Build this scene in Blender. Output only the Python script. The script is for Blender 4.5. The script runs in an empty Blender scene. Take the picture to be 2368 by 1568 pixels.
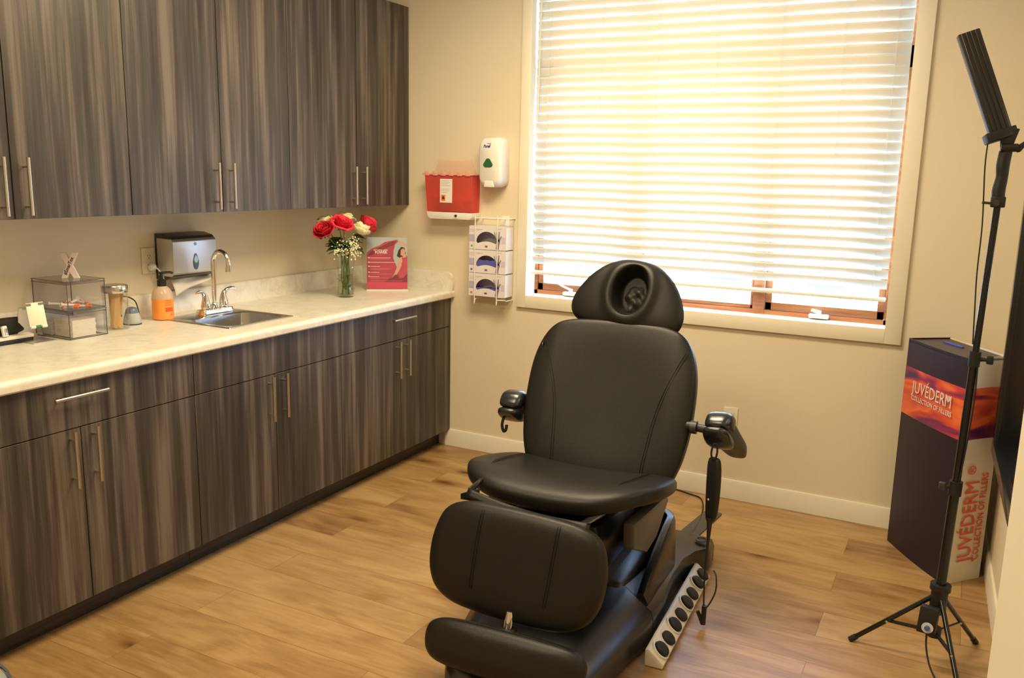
import bpy, bmesh, math, random
from mathutils import Vector, Matrix, noise
PI=math.pi; R=math.radians
S=bpy.context.scene; COL=S.collection
# ------------------------------------------------------------------ camera, world, lights, exposure
cd=bpy.data.cameras.new('camera'); cam=bpy.data.objects.new('camera',cd); COL.objects.link(cam)
cd.sensor_width=36; cd.lens=1993.13/2368*36; cd.clip_start=.02
yaw,pit,rol=.4803,-.1895,.0219
fw=Vector((-math.sin(yaw)*math.cos(pit),math.cos(yaw)*math.cos(pit),math.sin(pit)))
rv=fw.cross(Vector((0,0,1))).normalized(); uv_=rv.cross(fw)
r2=rv*math.cos(rol)+uv_*math.sin(rol); u2=uv_*math.cos(rol)-rv*math.sin(rol)
m=Matrix((r2,u2,-fw)).transposed().to_4x4(); m.translation=Vector((3.179,-4.1358,1.5684))
cam.matrix_world=m; S.camera=cam
S.view_settings.view_transform='Standard'; S.view_settings.look='None'
S.view_settings.gamma=1; S.view_settings.use_curve_mapping=False; S.view_settings.exposure=0.27
w=bpy.data.worlds.new('sky'); S.world=w; w.use_nodes=True
bg=w.node_tree.nodes['Background']; bg.inputs[1].default_value=26.0
_t=w.node_tree.nodes.new('ShaderNodeTexCoord'); _s=w.node_tree.nodes.new('ShaderNodeSeparateXYZ'); _r=w.node_tree.nodes.new('ShaderNodeValToRGB')
w.node_tree.links.new(_t.outputs['Generated'],_s.inputs[0]); w.node_tree.links.new(_s.outputs['Z'],_r.inputs[0]); w.node_tree.links.new(_r.outputs[0],bg.inputs[0])
_r.color_ramp.elements[0].position=0.0; _r.color_ramp.elements[0].color=(.15,.24,.38,1)     # pale ground
_r.color_ramp.elements[1].position=0.03; _r.color_ramp.elements[1].color=(.32,.57,1.0,1)    # bright overcast sky
S.cycles.transparent_max_bounces=32; S.cycles.max_bounces=12
def area(name,loc,size,size_y,power,col,rot=(0,0,0)):
    l=bpy.data.lights.new(name,'AREA'); l.shape='RECTANGLE'; l.size=size; l.size_y=size_y; l.energy=power; l.color=col
    o=bpy.data.objects.new(name,l); o.location=loc; o.rotation_euler=rot; COL.objects.link(o); return o
WARM=(1.0,.82,.51)
area('ceiling_light_lamp',(1.75,-1.35,2.72),1.1,.5,50,WARM)
area('ceiling_light_lamp',(1.75,-3.1,2.72),1.1,.5,36,WARM)

# ------------------------------------------------------------------ materials
MATS={}
def node_mat(name):
    m=bpy.data.materials.new(name); m.use_nodes=True; nt=m.node_tree; return m,nt,nt.nodes['Principled BSDF']
def mat(name,col,rough=.5,metal=0,spec=.5,var=.06,vs=20,bump=0,bs=200,trans=0,ior=1.45,alpha=1,emit=0,coat=0,sss=0):
    if name in MATS: return MATS[name]
    m,nt,p=node_mat(name)
    tc=nt.nodes.new('ShaderNodeTexCoord'); nz=nt.nodes.new('ShaderNodeTexNoise'); nz.inputs['Scale'].default_value=vs
    nt.links.new(tc.outputs['Object'],nz.inputs['Vector'])
    mx=nt.nodes.new('ShaderNodeMix'); mx.data_type='RGBA'
    mx.inputs[6].default_value=tuple(c*(1-var) for c in col)+(1,); mx.inputs[7].default_value=tuple(min(1,c*(1+var)) for c in col)+(1,)
    nt.links.new(nz.outputs['Fac'],mx.inputs[0]); nt.links.new(mx.outputs[2],p.inputs['Base Color'])
    p.inputs['Roughness'].default_value=rough; p.inputs['Metallic'].default_value=metal
    p.inputs['Specular IOR Level'].default_value=spec; p.inputs['Transmission Weight'].default_value=trans
    p.inputs['IOR'].default_value=ior; p.inputs['Alpha'].default_value=alpha; p.inputs['Coat Weight'].default_value=coat
    if sss: p.inputs['Subsurface Weight'].default_value=sss; p.inputs['Subsurface Radius'].default_value=(.01,.008,.006)
    if emit: p.inputs['Emission Color'].default_value=tuple(col)+(1,); p.inputs['Emission Strength'].default_value=emit
    if bump:
        n2=nt.nodes.new('ShaderNodeTexNoise'); n2.inputs['Scale'].default_value=bs; n2.inputs['Detail'].default_value=4
        b=nt.nodes.new('ShaderNodeBump'); b.inputs['Strength'].default_value=bump; b.inputs['Distance'].default_value=.002
        nt.links.new(tc.outputs['Object'],n2.inputs['Vector']); nt.links.new(n2.outputs['Fac'],b.inputs['Height']); nt.links.new(b.outputs[0],p.inputs['Normal'])
    MATS[name]=m; return m
def ramp(nt,stops):
    r=nt.nodes.new('ShaderNodeValToRGB'); e=r.color_ramp.elements
    e[0].position=stops[0][0]; e[0].color=tuple(stops[0][1])+(1,)
    e[1].position=stops[-1][0]; e[1].color=tuple(stops[-1][1])+(1,)
    for p_,c in stops[1:-1]:
        x=e.new(p_); x.color=tuple(c)+(1,)
    return r
def nmath(nt,op,a,b=None):
    n=nt.nodes.new('ShaderNodeMath'); n.operation=op
    for i,v in enumerate((a,b)):
        if v is None: continue
        if isinstance(v,(int,float)): n.inputs[i].default_value=v
        else: nt.links.new(v,n.inputs[i])
    return n.outputs[0]
def laminate():
    m,nt,p=node_mat('dark_streaked_laminate'); L=nt.links
    g=nt.nodes.new('ShaderNodeNewGeometry')
    def nz(sc,scale,det=4,rough=.6,dist=0):
        mp=nt.nodes.new('ShaderNodeMapping'); mp.inputs['Scale'].default_value=sc; L.new(g.outputs['Position'],mp.inputs[0])
        n=nt.nodes.new('ShaderNodeTexNoise'); n.inputs['Scale'].default_value=scale; n.inputs['Detail'].default_value=det; n.inputs['Roughness'].default_value=rough
        n.inputs['Distortion'].default_value=dist
        L.new(mp.outputs[0],n.inputs['Vector']); return n.outputs['Fac']
    a=nz((17,17,.75),1.0,2,.5,.25); b=nz((60,60,1.6),1.0,3,.6,.1); c=nz((300,300,7),1.0,2,.6)
    s=nmath(nt,'ADD',nmath(nt,'MULTIPLY',a,.52),nmath(nt,'MULTIPLY',b,.36)); s=nmath(nt,'ADD',s,nmath(nt,'MULTIPLY',c,.12))
    r=ramp(nt,[(.36,(.020,.015,.012)),(.44,(.042,.031,.024)),(.50,(.060,.048,.039)),(.545,(.100,.078,.062)),(.62,(.155,.127,.103))])
    L.new(s,r.inputs[0]); L.new(r.outputs[0],p.inputs['Base Color'])
    p.inputs['Roughness'].default_value=.42
    bm=nt.nodes.new('ShaderNodeBump'); bm.inputs['Strength'].default_value=.12; bm.inputs['Distance'].default_value=.001; L.new(c,bm.inputs['Height']); L.new(bm.outputs[0],p.inputs['Normal'])
    return m
def floor_mat():
    m,nt,p=node_mat('oak_plank_floor'); L=nt.links
    g=nt.nodes.new('ShaderNodeNewGeometry')
    def mapped(sc,loc=(0,0,0)):
        mp=nt.nodes.new('ShaderNodeMapping'); mp.inputs['Scale'].default_value=sc; mp.inputs['Location'].default_value=loc
        L.new(g.outputs['Position'],mp.inputs[0]); return mp.outputs[0]
    br=nt.nodes.new('ShaderNodeTexBrick'); L.new(mapped((1,1,1),(.35,.03,0)),br.inputs['Vector'])
    br.inputs['Scale'].default_value=1; br.inputs['Brick Width'].default_value=1.22; br.inputs['Row Height'].default_value=.19
    br.inputs['Mortar Size'].default_value=.0011; br.inputs['Mortar Smooth'].default_value=.1; br.offset=.37; br.squash=1
    br.inputs['Color1'].default_value=(0,0,0,1); br.inputs['Color2'].default_value=(1,1,1,1); br.inputs['Mortar'].default_value=(.5,.5,.5,1); br.inputs['Bias'].default_value=0
    plank=br.outputs['Color']
    # per-plank offset of the grain
    comb=nt.nodes.new('ShaderNodeVectorMath'); comb.operation='MULTIPLY_ADD'
    L.new(plank,comb.inputs[0]); comb.inputs[1].default_value=(7.3,3.1,5.7); L.new(g.outputs['Position'],comb.inputs[2])
    def nz(sc,det=4,rough=.55,dist=0):
        mp=nt.nodes.new('ShaderNodeMapping'); mp.inputs['Scale'].default_value=sc; L.new(comb.outputs[0],mp.inputs[0])
        n=nt.nodes.new('ShaderNodeTexNoise'); n.inputs['Scale'].default_value=1; n.inputs['Detail'].default_value=det; n.inputs['Roughness'].default_value=rough; n.inputs['Distortion'].default_value=dist
        L.new(mp.outputs[0],n.inputs['Vector']); return n.outputs['Fac']
    big=nz((2.2,9,1),3,.5,1.2); fine=nz((7,75,1),4,.6,.8); pl=nmath(nt,'MULTIPLY',plank,1)
    s=nmath(nt,'ADD',nmath(nt,'MULTIPLY',big,.42),nmath(nt,'MULTIPLY',fine,.22)); s=nmath(nt,'ADD',s,nmath(nt,'MULTIPLY',pl,.13))
    r=ramp(nt,[(.22,(.20,.105,.040)),(.32,(.30,.170,.066)),(.41,(.385,.235,.096)),(.53,(.47,.305,.138))])
    L.new(s,r.inputs[0])
    # knots
    vo=nt.nodes.new('ShaderNodeTexVoronoi'); vo.inputs['Scale'].default_value=1; vo.inputs['Randomness'].default_value=1
    mp=nt.nodes.new('ShaderNodeMapping'); mp.inputs['Scale'].default_value=(2.1,5.2,1); L.new(comb.outputs[0],mp.inputs[0])
    wob=nt.nodes.new('ShaderNodeTexNoise'); wob.inputs['Scale'].default_value=9; L.new(comb.outputs[0],wob.inputs['Vector'])
    va=nt.nodes.new('ShaderNodeVectorMath'); va.operation='MULTIPLY_ADD'; L.new(wob.outputs['Color'],va.inputs[0]); va.inputs[1].default_value=(.14,.14,0); L.new(mp.outputs[0],va.inputs[2])
    L.new(va.outputs[0],vo.inputs['Vector'])
    kr=ramp(nt,[(.04,(.08,.045,.025)),(.085,(.45,.33,.22)),(.17,(.80,.70,.58)),(.34,(1,1,1))]); L.new(vo.outputs['Distance'],kr.inputs[0])
    mk=nt.nodes.new('ShaderNodeMix'); mk.data_type='RGBA'; mk.blend_type='MULTIPLY'
    # only some cells carry a knot
    sel=nt.nodes.new('ShaderNodeSeparateColor'); L.new(vo.outputs['Color'],sel.inputs[0])
    L.new(nmath(nt,'GREATER_THAN',sel.outputs[0],.30),mk.inputs[0]); L.new(r.outputs[0],mk.inputs[6]); L.new(kr.outputs[0],mk.inputs[7])
    mm=nt.nodes.new('ShaderNodeMix'); mm.data_type='RGBA'; mm.blend_type='MULTIPLY'; L.new(nmath(nt,'MULTIPLY',br.outputs['Fac'],.6),mm.inputs[0]); L.new(mk.outputs[2],mm.inputs[6]); mm.inputs[7].default_value=(.25,.16,.1,1)
    L.new(mm.outputs[2],p.inputs['Base Color']); p.inputs['Roughness'].default_value=.36; p.inputs['Specular IOR Level'].default_value=.5
    bm=nt.nodes.new('ShaderNodeBump'); bm.inputs['Strength'].default_value=.1; bm.inputs['Distance'].default_value=.001; L.new(fine,bm.inputs['Height']); L.new(bm.outputs[0],p.inputs['Normal'])
    return m
def counter_mat():
    m,nt,p=node_mat('cream_mottled_laminate'); L=nt.links
    g=nt.nodes.new('ShaderNodeNewGeometry'); n=nt.nodes.new('ShaderNodeTexNoise'); n.inputs['Scale'].default_value=9; n.inputs['Detail'].default_value=8; n.inputs['Roughness'].default_value=.75; n.inputs['Distortion'].default_value=1.5
    L.new(g.outputs['Position'],n.inputs['Vector'])
    r=ramp(nt,[(.35,(.66,.61,.50)),(.5,(.78,.74,.64)),(.7,(.84,.81,.72))]); L.new(n.outputs['Fac'],r.inputs[0]); L.new(r.outputs[0],p.inputs['Base Color']); p.inputs['Roughness'].default_value=.33
    return m
def wood_mat(name,c1,c2,axis=(1,14,14)):
    m,nt,p=node_mat(name); L=nt.links
    g=nt.nodes.new('ShaderNodeNewGeometry'); mp=nt.nodes.new('ShaderNodeMapping'); mp.inputs['Scale'].default_value=axis; L.new(g.outputs['Position'],mp.inputs[0])
    n=nt.nodes.new('ShaderNodeTexNoise'); n.inputs['Scale'].default_value=4; n.inputs['Detail'].default_value=5; L.new(mp.outputs[0],n.inputs['Vector'])
    r=ramp(nt,[(.3,c1),(.7,c2)]); L.new(n.outputs['Fac'],r.inputs[0]); L.new(r.outputs[0],p.inputs['Base Color']); p.inputs['Roughness'].default_value=.4
    return m
def gradient_band():
    m,nt,p=node_mat('swirled_red_band'); L=nt.links
    g=nt.nodes.new('ShaderNodeTexCoord'); mp=nt.nodes.new('ShaderNodeMapping'); mp.inputs['Rotation'].default_value=(0,R(38),0); mp.inputs['Scale'].default_value=(2.2,2.2,8); L.new(g.outputs['Object'],mp.inputs[0])
    n=nt.nodes.new('ShaderNodeTexNoise'); n.inputs['Scale'].default_value=1.3; n.inputs['Detail'].default_value=2; n.inputs['Distortion'].default_value=.8; L.new(mp.outputs[0],n.inputs['Vector'])
    r=ramp(nt,[(.30,(.030,.012,.075)),(.41,(.22,.015,.09)),(.5,(.62,.055,.03)),(.58,(.80,.16,.04)),(.72,(.55,.05,.04))]); L.new(n.outputs['Fac'],r.inputs[0]); L.new(r.outputs[0],p.inputs['Base Color']); p.inputs['Roughness'].default_value=.35
    return m
def thin_glass(name,col=(1,1,1),mixf=.1,rough=.0):
    m=bpy.data.materials.new(name); m.use_nodes=True; nt=m.node_tree; nt.nodes.remove(nt.nodes['Principled BSDF'])
    t=nt.nodes.new('ShaderNodeBsdfTransparent'); t.inputs[0].default_value=tuple(col)+(1,)
    g=nt.nodes.new('ShaderNodeBsdfGlossy'); g.inputs['Roughness'].default_value=rough
    fr=nt.nodes.new('ShaderNodeLayerWeight'); fr.inputs[0].default_value=.5
    pw=nt.nodes.new('ShaderNodeMath'); pw.operation='POWER'; pw.inputs[1].default_value=4; nt.links.new(fr.outputs['Facing'],pw.inputs[0])
    a=nt.nodes.new('ShaderNodeMath'); a.operation='MULTIPLY_ADD'; a.inputs[1].default_value=.75; a.inputs[2].default_value=.03+mixf*.06
    nt.links.new(pw.outputs[0],a.inputs[0])
    mx=nt.nodes.new('ShaderNodeMixShader'); nt.links.new(a.outputs[0],mx.inputs[0]); nt.links.new(t.outputs[0],mx.inputs[1]); nt.links.new(g.outputs[0],mx.inputs[2])
    nt.links.new(mx.outputs[0],nt.nodes['Material Output'].inputs[0]); return m
def translucent(name,col,f,rough=.5,tcol=None):
    m=bpy.data.materials.new(name); m.use_nodes=True; nt=m.node_tree; p=nt.nodes['Principled BSDF']
    p.inputs['Base Color'].default_value=tuple(col)+(1,); p.inputs['Roughness'].default_value=rough
    t=nt.nodes.new('ShaderNodeBsdfTranslucent'); t.inputs[0].default_value=tuple(tcol or col)+(1,)
    mx=nt.nodes.new('ShaderNodeMixShader'); mx.inputs[0].default_value=f
    nt.links.new(p.outputs[0],mx.inputs[1]); nt.links.new(t.outputs[0],mx.inputs[2]); nt.links.new(mx.outputs[0],nt.nodes['Material Output'].inputs[0]); return m
M_LAM=laminate(); M_FLOOR=floor_mat(); M_CTR=counter_mat()
M_WALL=mat('cream_wall_paint',(.74,.65,.49),.75,var=.02,vs=3,bump=.15,bs=260)
M_CEIL=mat('white_ceiling_paint',(.82,.80,.75),.85,var=.02)
M_TRIM=mat('ivory_trim_paint',(.82,.76,.62),.45,var=.03,vs=8)
M_BASEB=mat('ivory_baseboard_paint',(.80,.75,.64),.45,var=.02)
M_WOOD=wood_mat('red_brown_window_wood',(.36,.11,.028),(.58,.22,.065))
M_SLAT=translucent('cream_blind_slat',(.92,.88,.76),.006,.45,(.95,.95,.95))
M_GLASS=thin_glass('window_glass')
M_LEATHER=mat('black_upholstery',(.0085,.0078,.0068),.42,spec=.42,var=.1,bump=.25,bs=420)
M_LEATHER2=mat('black_side_upholstery',(.008,.0074,.0065),.45,spec=.4,var=.1,bump=.25,bs=420)
M_PLASTIC=mat('black_moulded_plastic',(.010,.012,.017),.21,spec=1.0,var=.1,bump=.15,bs=600)
M_GREYM=mat('dark_grey_metal',(.055,.052,.050),.42,metal=.3,var=.1)
M_BLACK=mat('matte_black',(.012,.012,.012),.5)
M_BLACKG=mat('gloss_black_metal',(.010,.010,.011),.22,spec=.6)
M_CHROME=mat('chrome',(.80,.80,.80),.08,metal=1,var=.01)
M_STEEL=mat('brushed_steel',(.52,.51,.49),.26,metal=1,var=.05)
M_NICKEL=mat('brushed_nickel',(.62,.59,.54),.30,metal=1,var=.03)
M_WHITE=mat('white_plastic',(.82,.80,.76),.35,var=.02)
M_WHITE2=mat('white_card',(.80,.77,.76),.6,var=.02)
M_CREAMP=mat('ivory_plastic',(.76,.70,.57),.35,var=.02)
M_ACRYL=thin_glass('clear_acrylic',(.955,.955,.975),.25)
M_CLEAR=thin_glass('clear_glass',(.975,.985,.98),.2)
M_EDGE=mat('acrylic_edge',(.09,.085,.11),.25,spec=.6)
M_STITCH=mat('black_thread',(.006,.006,.006),.7)

# ------------------------------------------------------------------ mesh helpers
class MB:
    def __init__(s): s.bm=bmesh.new()
    def _xf(s,vs,T):
        if T is not None:
            for v in vs: v.co=T@v.co
    def box(s,a,b,bev=0,seg=2,T=None):
        vs=bmesh.ops.create_cube(s.bm,size=1)['verts']
        for v in vs: v.co=Vector([(a[i]+b[i])/2+v.co[i]*(b[i]-a[i]) for i in range(3)])
        if bev>0:
            es=list({e for v in vs for e in v.link_edges}); r=bmesh.ops.bevel(s.bm,geom=es,offset=bev,segments=seg,affect='EDGES',profile=.5)
            vs=list({v for f in r['faces'] for v in f.verts}|{v for v in vs if v.is_valid})
        s._xf(vs,T); return s
    def prism(s,poly,fn0,fn1,bev=0):
        a=[s.bm.verts.new(fn0(*p)) for p in poly]; b=[s.bm.verts.new(fn1(*p)) for p in poly]; n=len(poly)
        f=[s.bm.faces.new(a),s.bm.faces.new(b[::-1])]
        for i in range(n): f.append(s.bm.faces.new((a[(i+1)%n],a[i],b[i],b[(i+1)%n])))
        if bev>0:
            es=list({e for v in a+b for e in v.link_edges}); bmesh.ops.bevel(s.bm,geom=es,offset=bev,segments=2,affect='EDGES',profile=.5)
        return s
    def cyl(s,p0,p1,r0,r1=None,seg=20,cap=True):
        r1=r0 if r1 is None else r1; p0=Vector(p0); p1=Vector(p1); d=(p1-p0).normalized()
        a=d.orthogonal().normalized(); b=d.cross(a)
        A=[s.bm.verts.new(p0+(a*math.cos(2*PI*i/seg)+b*math.sin(2*PI*i/seg))*r0) for i in range(seg)]
        B=[s.bm.verts.new(p1+(a*math.cos(2*PI*i/seg)+b*math.sin(2*PI*i/seg))*r1) for i in range(seg)]
        for i in range(seg): s.bm.faces.new((A[i],A[(i+1)%seg],B[(i+1)%seg],B[i]))
        if cap: s.bm.faces.new(A[::-1]); s.bm.faces.new(B)
        return s
    def tube(s,pts,r,seg=10,smooth=4,radii=None,flat=1):
        P=[Vector(p) for p in pts]; RR=radii or [r]*len(P)
        if smooth>1 and len(P)>2:
            Q=[];RQ=[]
            for i in range(len(P)-1):
                p0=P[max(i-1,0)];p1=P[i];p2=P[i+1];p3=P[min(i+2,len(P)-1)]
                for k in range(smooth):
                    t=k/smooth
                    Q.append(.5*((2*p1)+(p2-p0)*t+(2*p0-5*p1+4*p2-p3)*t*t+(3*p1-p0-3*p2+p3)*t**3)); RQ.append(RR[i]*(1-t)+RR[i+1]*t)
            Q.append(P[-1]);RQ.append(RR[-1]); P,RR=Q,RQ
        prev=None; a=None
        for i,p in enumerate(P):
            d=(P[min(i+1,len(P)-1)]-P[max(i-1,0)]).normalized()
            a=d.orthogonal().normalized() if a is None else (a-d*a.dot(d)).normalized()
            b=d.cross(a)
            ring=[s.bm.verts.new(p+(a*math.cos(2*PI*k/seg)+b*flat*math.sin(2*PI*k/seg))*RR[i]) for k in range(seg)]
            if prev:
                for k in range(seg): s.bm.faces.new((prev[k],prev[(k+1)%seg],ring[(k+1)%seg],ring[k]))
            else: s.bm.faces.new(ring[::-1])
            prev=ring
        s.bm.faces.new(prev); return s
    def lathe(s,prof,c=(0,0,0),seg=32,axis=None):
        c=Vector(c); T=Matrix.Translation(c)
        if axis is not None: T=T@Vector((0,0,1)).rotation_difference(Vector(axis)).to_matrix().to_4x4()
        prev=None
        for r,z in prof:
            ring=[s.bm.verts.new(T@Vector((max(r,1e-5)*math.cos(2*PI*k/seg),max(r,1e-5)*math.sin(2*PI*k/seg),z))) for k in range(seg)]
            if prev:
                for k in range(seg): s.bm.faces.new((prev[k],prev[(k+1)%seg],ring[(k+1)%seg],ring[k]))
            prev=ring
        return s
    def grid(s,fn,nu,nv):
        V=[[s.bm.verts.new(fn(i/nu,j/nv)) for j in range(nv+1)] for i in range(nu+1)]
        for i in range(nu):
            for j in range(nv): s.bm.faces.new((V[i][j],V[i+1][j],V[i+1][j+1],V[i][j+1]))
        return s
    def poly(s,pts): s.bm.faces.new([s.bm.verts.new(Vector(p)) for p in pts]); return s
    def cushion(s,ctrl,T1,T2,T,n=4.,rings=16,seg=72,hf=None,warp=None,cen=None,sub=None):
        O=catmull(ctrl,seg); c=cen or (sum(p[0] for p in O)/len(O),sum(p[1] for p in O)/len(O)); N=len(O)
        def side(sign,Th):
            rs=[]
            for i in range(rings+1):
                a=(i/rings)*PI/2; k=i/rings
                sr=math.sin(a)**(2/n) if n else k; h=max(math.cos(a),0)**(2/n)
                ring=[]
                for p in O:
                    x=c[0]+(p[0]-c[0])*sr; y=c[1]+(p[1]-c[1])*sr; hh=h*Th
                    if hf and sign>0: hh+=hf(x,y,sr)
                    q=Vector((x,y,sign*hh))
                    if warp: q=Vector(warp(*q))
                    ring.append(q)
                rs.append(ring)
            return rs
        F=side(1,T1); B=side(-1,T2)
        allr=[]
        for ring in F: allr.append(ring)
        Vs=[[s.bm.verts.new(T@q) for q in ring] for ring in F[1:]]
        c0=s.bm.verts.new(T@(sum(F[0],Vector())/N))
        for k in range(N): s.bm.faces.new((c0,Vs[0][k],Vs[0][(k+1)%N]))
        for i in range(len(Vs)-1):
            for k in range(N): s.bm.faces.new((Vs[i][k],Vs[i+1][k],Vs[i+1][(k+1)%N],Vs[i][(k+1)%N]))
        Ws=[[s.bm.verts.new(T@q) for q in ring] for ring in B[1:-1]]; Ws.append(Vs[-1])
        c1=s.bm.verts.new(T@(sum(B[0],Vector())/N))
        for k in range(N): s.bm.faces.new((c1,Ws[0][(k+1)%N],Ws[0][k]))
        for i in range(len(Ws)-1):
            for k in range(N): s.bm.faces.new((Ws[i][(k+1)%N],Ws[i+1][(k+1)%N],Ws[i+1][k],Ws[i][k]))
        return s
def catmull(P,seg):
    n=len(P); per=max(2,seg//n); O=[]
    for i in range(n):
        p0,p1,p2,p3=[Vector(P[(i+j-1)%n]) for j in range(4)]
        for k in range(per):
            t=k/per; O.append(.5*((2*p1)+(p2-p0)*t+(2*p0-5*p1+4*p2-p3)*t*t+(3*p1-p0-3*p2+p3)*t**3))
    return O
def build(mb,name,m,parent=None,smooth=40,world=False):
    """link the collected shapes as ONE mesh object; world=True converts world coordinates to the parent's local frame"""
    bm=mb.bm; bmesh.ops.recalc_face_normals(bm,faces=bm.faces[:])
    if world and parent is not None:
        chain=Matrix(); q=parent
        while q is not None: chain=Matrix.LocRotScale(q.location,q.rotation_euler,q.scale)@chain; q=q.parent
        inv=chain.inverted()
        for v in bm.verts: v.co=inv@v.co
    me=bpy.data.meshes.new(name); bm.to_mesh(me); bm.free()
    for p in me.polygons: p.use_smooth=True
    if smooth<180: me.set_sharp_from_angle(angle=R(smooth))
    me.materials.append(m); o=bpy.data.objects.new(name,me); COL.objects.link(o)
    if parent is not None: o.parent=parent
    return o
def thing(name,label,cat,loc=(0,0,0),rotz=0,group=None):
    o=bpy.data.objects.new(name,None); COL.objects.link(o); o.empty_display_size=.05
    o.location=loc; o.rotation_euler=(0,0,rotz); o['label']=label; o['category']=cat
    if group: o['group']=group
    return o
def tag(o,label,cat,group=None,kind=None):
    o['label']=label; o['category']=cat
    if group: o['group']=group
    if kind: o['kind']=kind
    return o
def struct(o,label,cat): o['kind']='structure'; o['label']=label; o['category']=cat; return o
def copy_tree(o,parent=None):
    c=o.copy(); COL.objects.link(c)
    if parent is not None: c.parent=parent
    for ch in list(o.children): copy_tree(ch,c)
    return c
def frame(o,x,y):   # matrix: local x->x vec, local y->y vec, z-> cross
    x=Vector(x).normalized(); y=Vector(y).normalized(); z=x.cross(y)
    m=Matrix((x,y,z)).transposed().to_4x4(); m.translation=Vector(o); return m
def text(name,body,size,T,m,parent,sx=1,depth=.0004,align='LEFT',sh=0,world=True,bold=0):
    c=bpy.data.curves.new(name,'FONT'); c.body=body; c.size=size; c.extrude=depth; c.align_x=align; c.shear=sh; c.offset=bold; c.resolution_u=2
    t=bpy.data.objects.new('tmp',c); COL.objects.link(t); dg=bpy.context.evaluated_depsgraph_get(); me=bpy.data.meshes.new_from_object(t.evaluated_get(dg))
    bpy.data.objects.remove(t); mb=MB(); mb.bm.from_mesh(me)
    for v in mb.bm.verts: v.co=T@Vector((v.co.x*sx,v.co.y,v.co.z))
    return build(mb,name,m,parent,world=world,smooth=20)

# ------------------------------------------------------------------ room shell
CT=.914; HZ=2.74
def rwx(y): return 3.377-.036*y      # the right wall is very slightly skewed
st=MB().box((-.12,-5.3,-.08),(3.9,.14,0)); struct(build(st,'floor',M_FLOOR),'light oak plank floor with dark knots','floor')
struct(build(MB().box((-.12,-5.3,HZ),(3.9,.14,HZ+.08)),'ceiling',M_CEIL),'white ceiling above the room','ceiling')
struct(build(MB().box((-.12,-5.3,0),(0,.14,HZ)),'wall_left',M_WALL),'cream wall behind the cabinets','wall')
WX0,WX1,WZ0,WZ1=1.108,2.903,.925,2.52
wb=MB(); wb.box((0,0,0),(WX0,.14,HZ)).box((WX1,0,0),(3.9,.14,HZ)).box((WX0,0,0),(WX1,.14,WZ0)).box((WX0,0,WZ1),(WX1,.14,HZ))
struct(build(wb,'wall_back',M_WALL),'cream wall around the large window','wall')
wr=MB().prism([(rwx(0)+.012,0),(rwx(-5.3)+.012,-5.3),(rwx(-5.3)+.14,-5.3),(rwx(0)+.14,0)],lambda x,y:(x,y,0),lambda x,y:(x,y,HZ))
struct(build(wr,'wall_right',M_WALL),'cream wall on the right carrying the black mirror','wall')
struct(build(MB().box((0,-5.3,0),(3.6,-5.2,HZ)),'wall_front',M_WALL),'cream wall behind the viewpoint','wall')
bb=MB().prism([(0,0),(.012,0),(.012,.085),(.008,.097),(0,.097)],lambda a,z:(.60,-a,z),lambda a,z:(rwx(0)+.012,-a,z))
struct(build(bb,'baseboard_back',M_BASEB),'ivory baseboard under the window','baseboard')
bb=MB().prism([(0,0),(.012,0),(.012,.085),(.008,.097),(0,.097)],lambda a,z:(rwx(-.012)+.012-a,-.012,z),lambda a,z:(rwx(-5.1)+.012-a,-5.1,z))
struct(build(bb,'baseboard_right',M_BASEB),'ivory baseboard under the mirror','baseboard')

# ------------------------------------------------------------------ window
win=thing('window_1','large window with ivory casing and red-brown wooden sashes','window',(2.0,0,WZ0)); win['kind']='structure'
cs=MB(); y0,y1=-.019,0
cs.box((1.055,y0,.859),(WX0,y1,WZ1+.065),.002).box((WX1,y0,.859),(2.972,y1,WZ1+.065),.002).box((WX0,y0,.859),(WX1,y1,WZ0),.002).box((WX0,y0,WZ1),(WX1,y1,WZ1+.065),.002)
build(cs,'casing',M_TRIM,win,world=True)
jb=MB(); jb.box((WX0-.001,-.018,WZ0-.012),(WX1+.001,.10,WZ0+.001)).box((WX0-.012,-.018,WZ0),(WX0+.001,.10,WZ1)).box((WX1-.001,-.018,WZ0),(WX1+.012,.10,WZ1)).box((WX0,-.018,WZ1-.001),(WX1,.1,WZ1+.012))
build(jb,'jamb',M_TRIM,win,world=True)
fr=MB(); yf0,yf1=.092,.135
fr.box((WX0,yf0,WZ0),(WX1,yf1,WZ0+.022)).box((WX0,yf0,WZ1-.03),(WX1,yf1,WZ1)).box((WX0,yf0,WZ0),(WX0+.018,yf1,WZ1)).box((WX1-.018,yf0,WZ0),(WX1,yf1,WZ1))
XM=[1.69,2.321]
for x in XM: fr.box((x-.028,yf0-.004,WZ0),(x+.028,yf1,WZ1),.002)
fr.box((WX0,yf0,2.055),(WX1,yf1,2.15),.002)
build(fr,'window_frame',M_WOOD,win,world=True)
bays=[(WX0+.018,XM[0]-.028),(XM[0]+.028,XM[1]-.028),(XM[1]+.028,WX1-.018)]
def sash(x0,x1,z0,z1,wdt,wb_):
    s=MB(); ya,yb=.098,.13
    s.box((x0,ya,z0),(x1,yb,z0+wb_),.002).box((x0,ya,z1-wdt),(x1,yb,z1),.002).box((x0,ya,z0),(x0+wdt,yb,z1),.002).box((x1-wdt,ya,z0),(x1,yb,z1),.002)
    so=build(s,'sash',M_WOOD,win,world=True)
    build(MB().box((x0+wdt-.003,.113,z0+wb_-.003),(x1-wdt+.003,.117,z1-wdt+.003)),'pane',M_GLASS,so,world=True)
for i,(a,b) in enumerate(bays):
    sash(a+.002,b-.002,WZ0+.023,2.054,.03 if i!=1 else .012,.038 if i!=1 else .018)
    sash(a+.002,b-.002,2.151,WZ1-.031,.02,.02)
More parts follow.
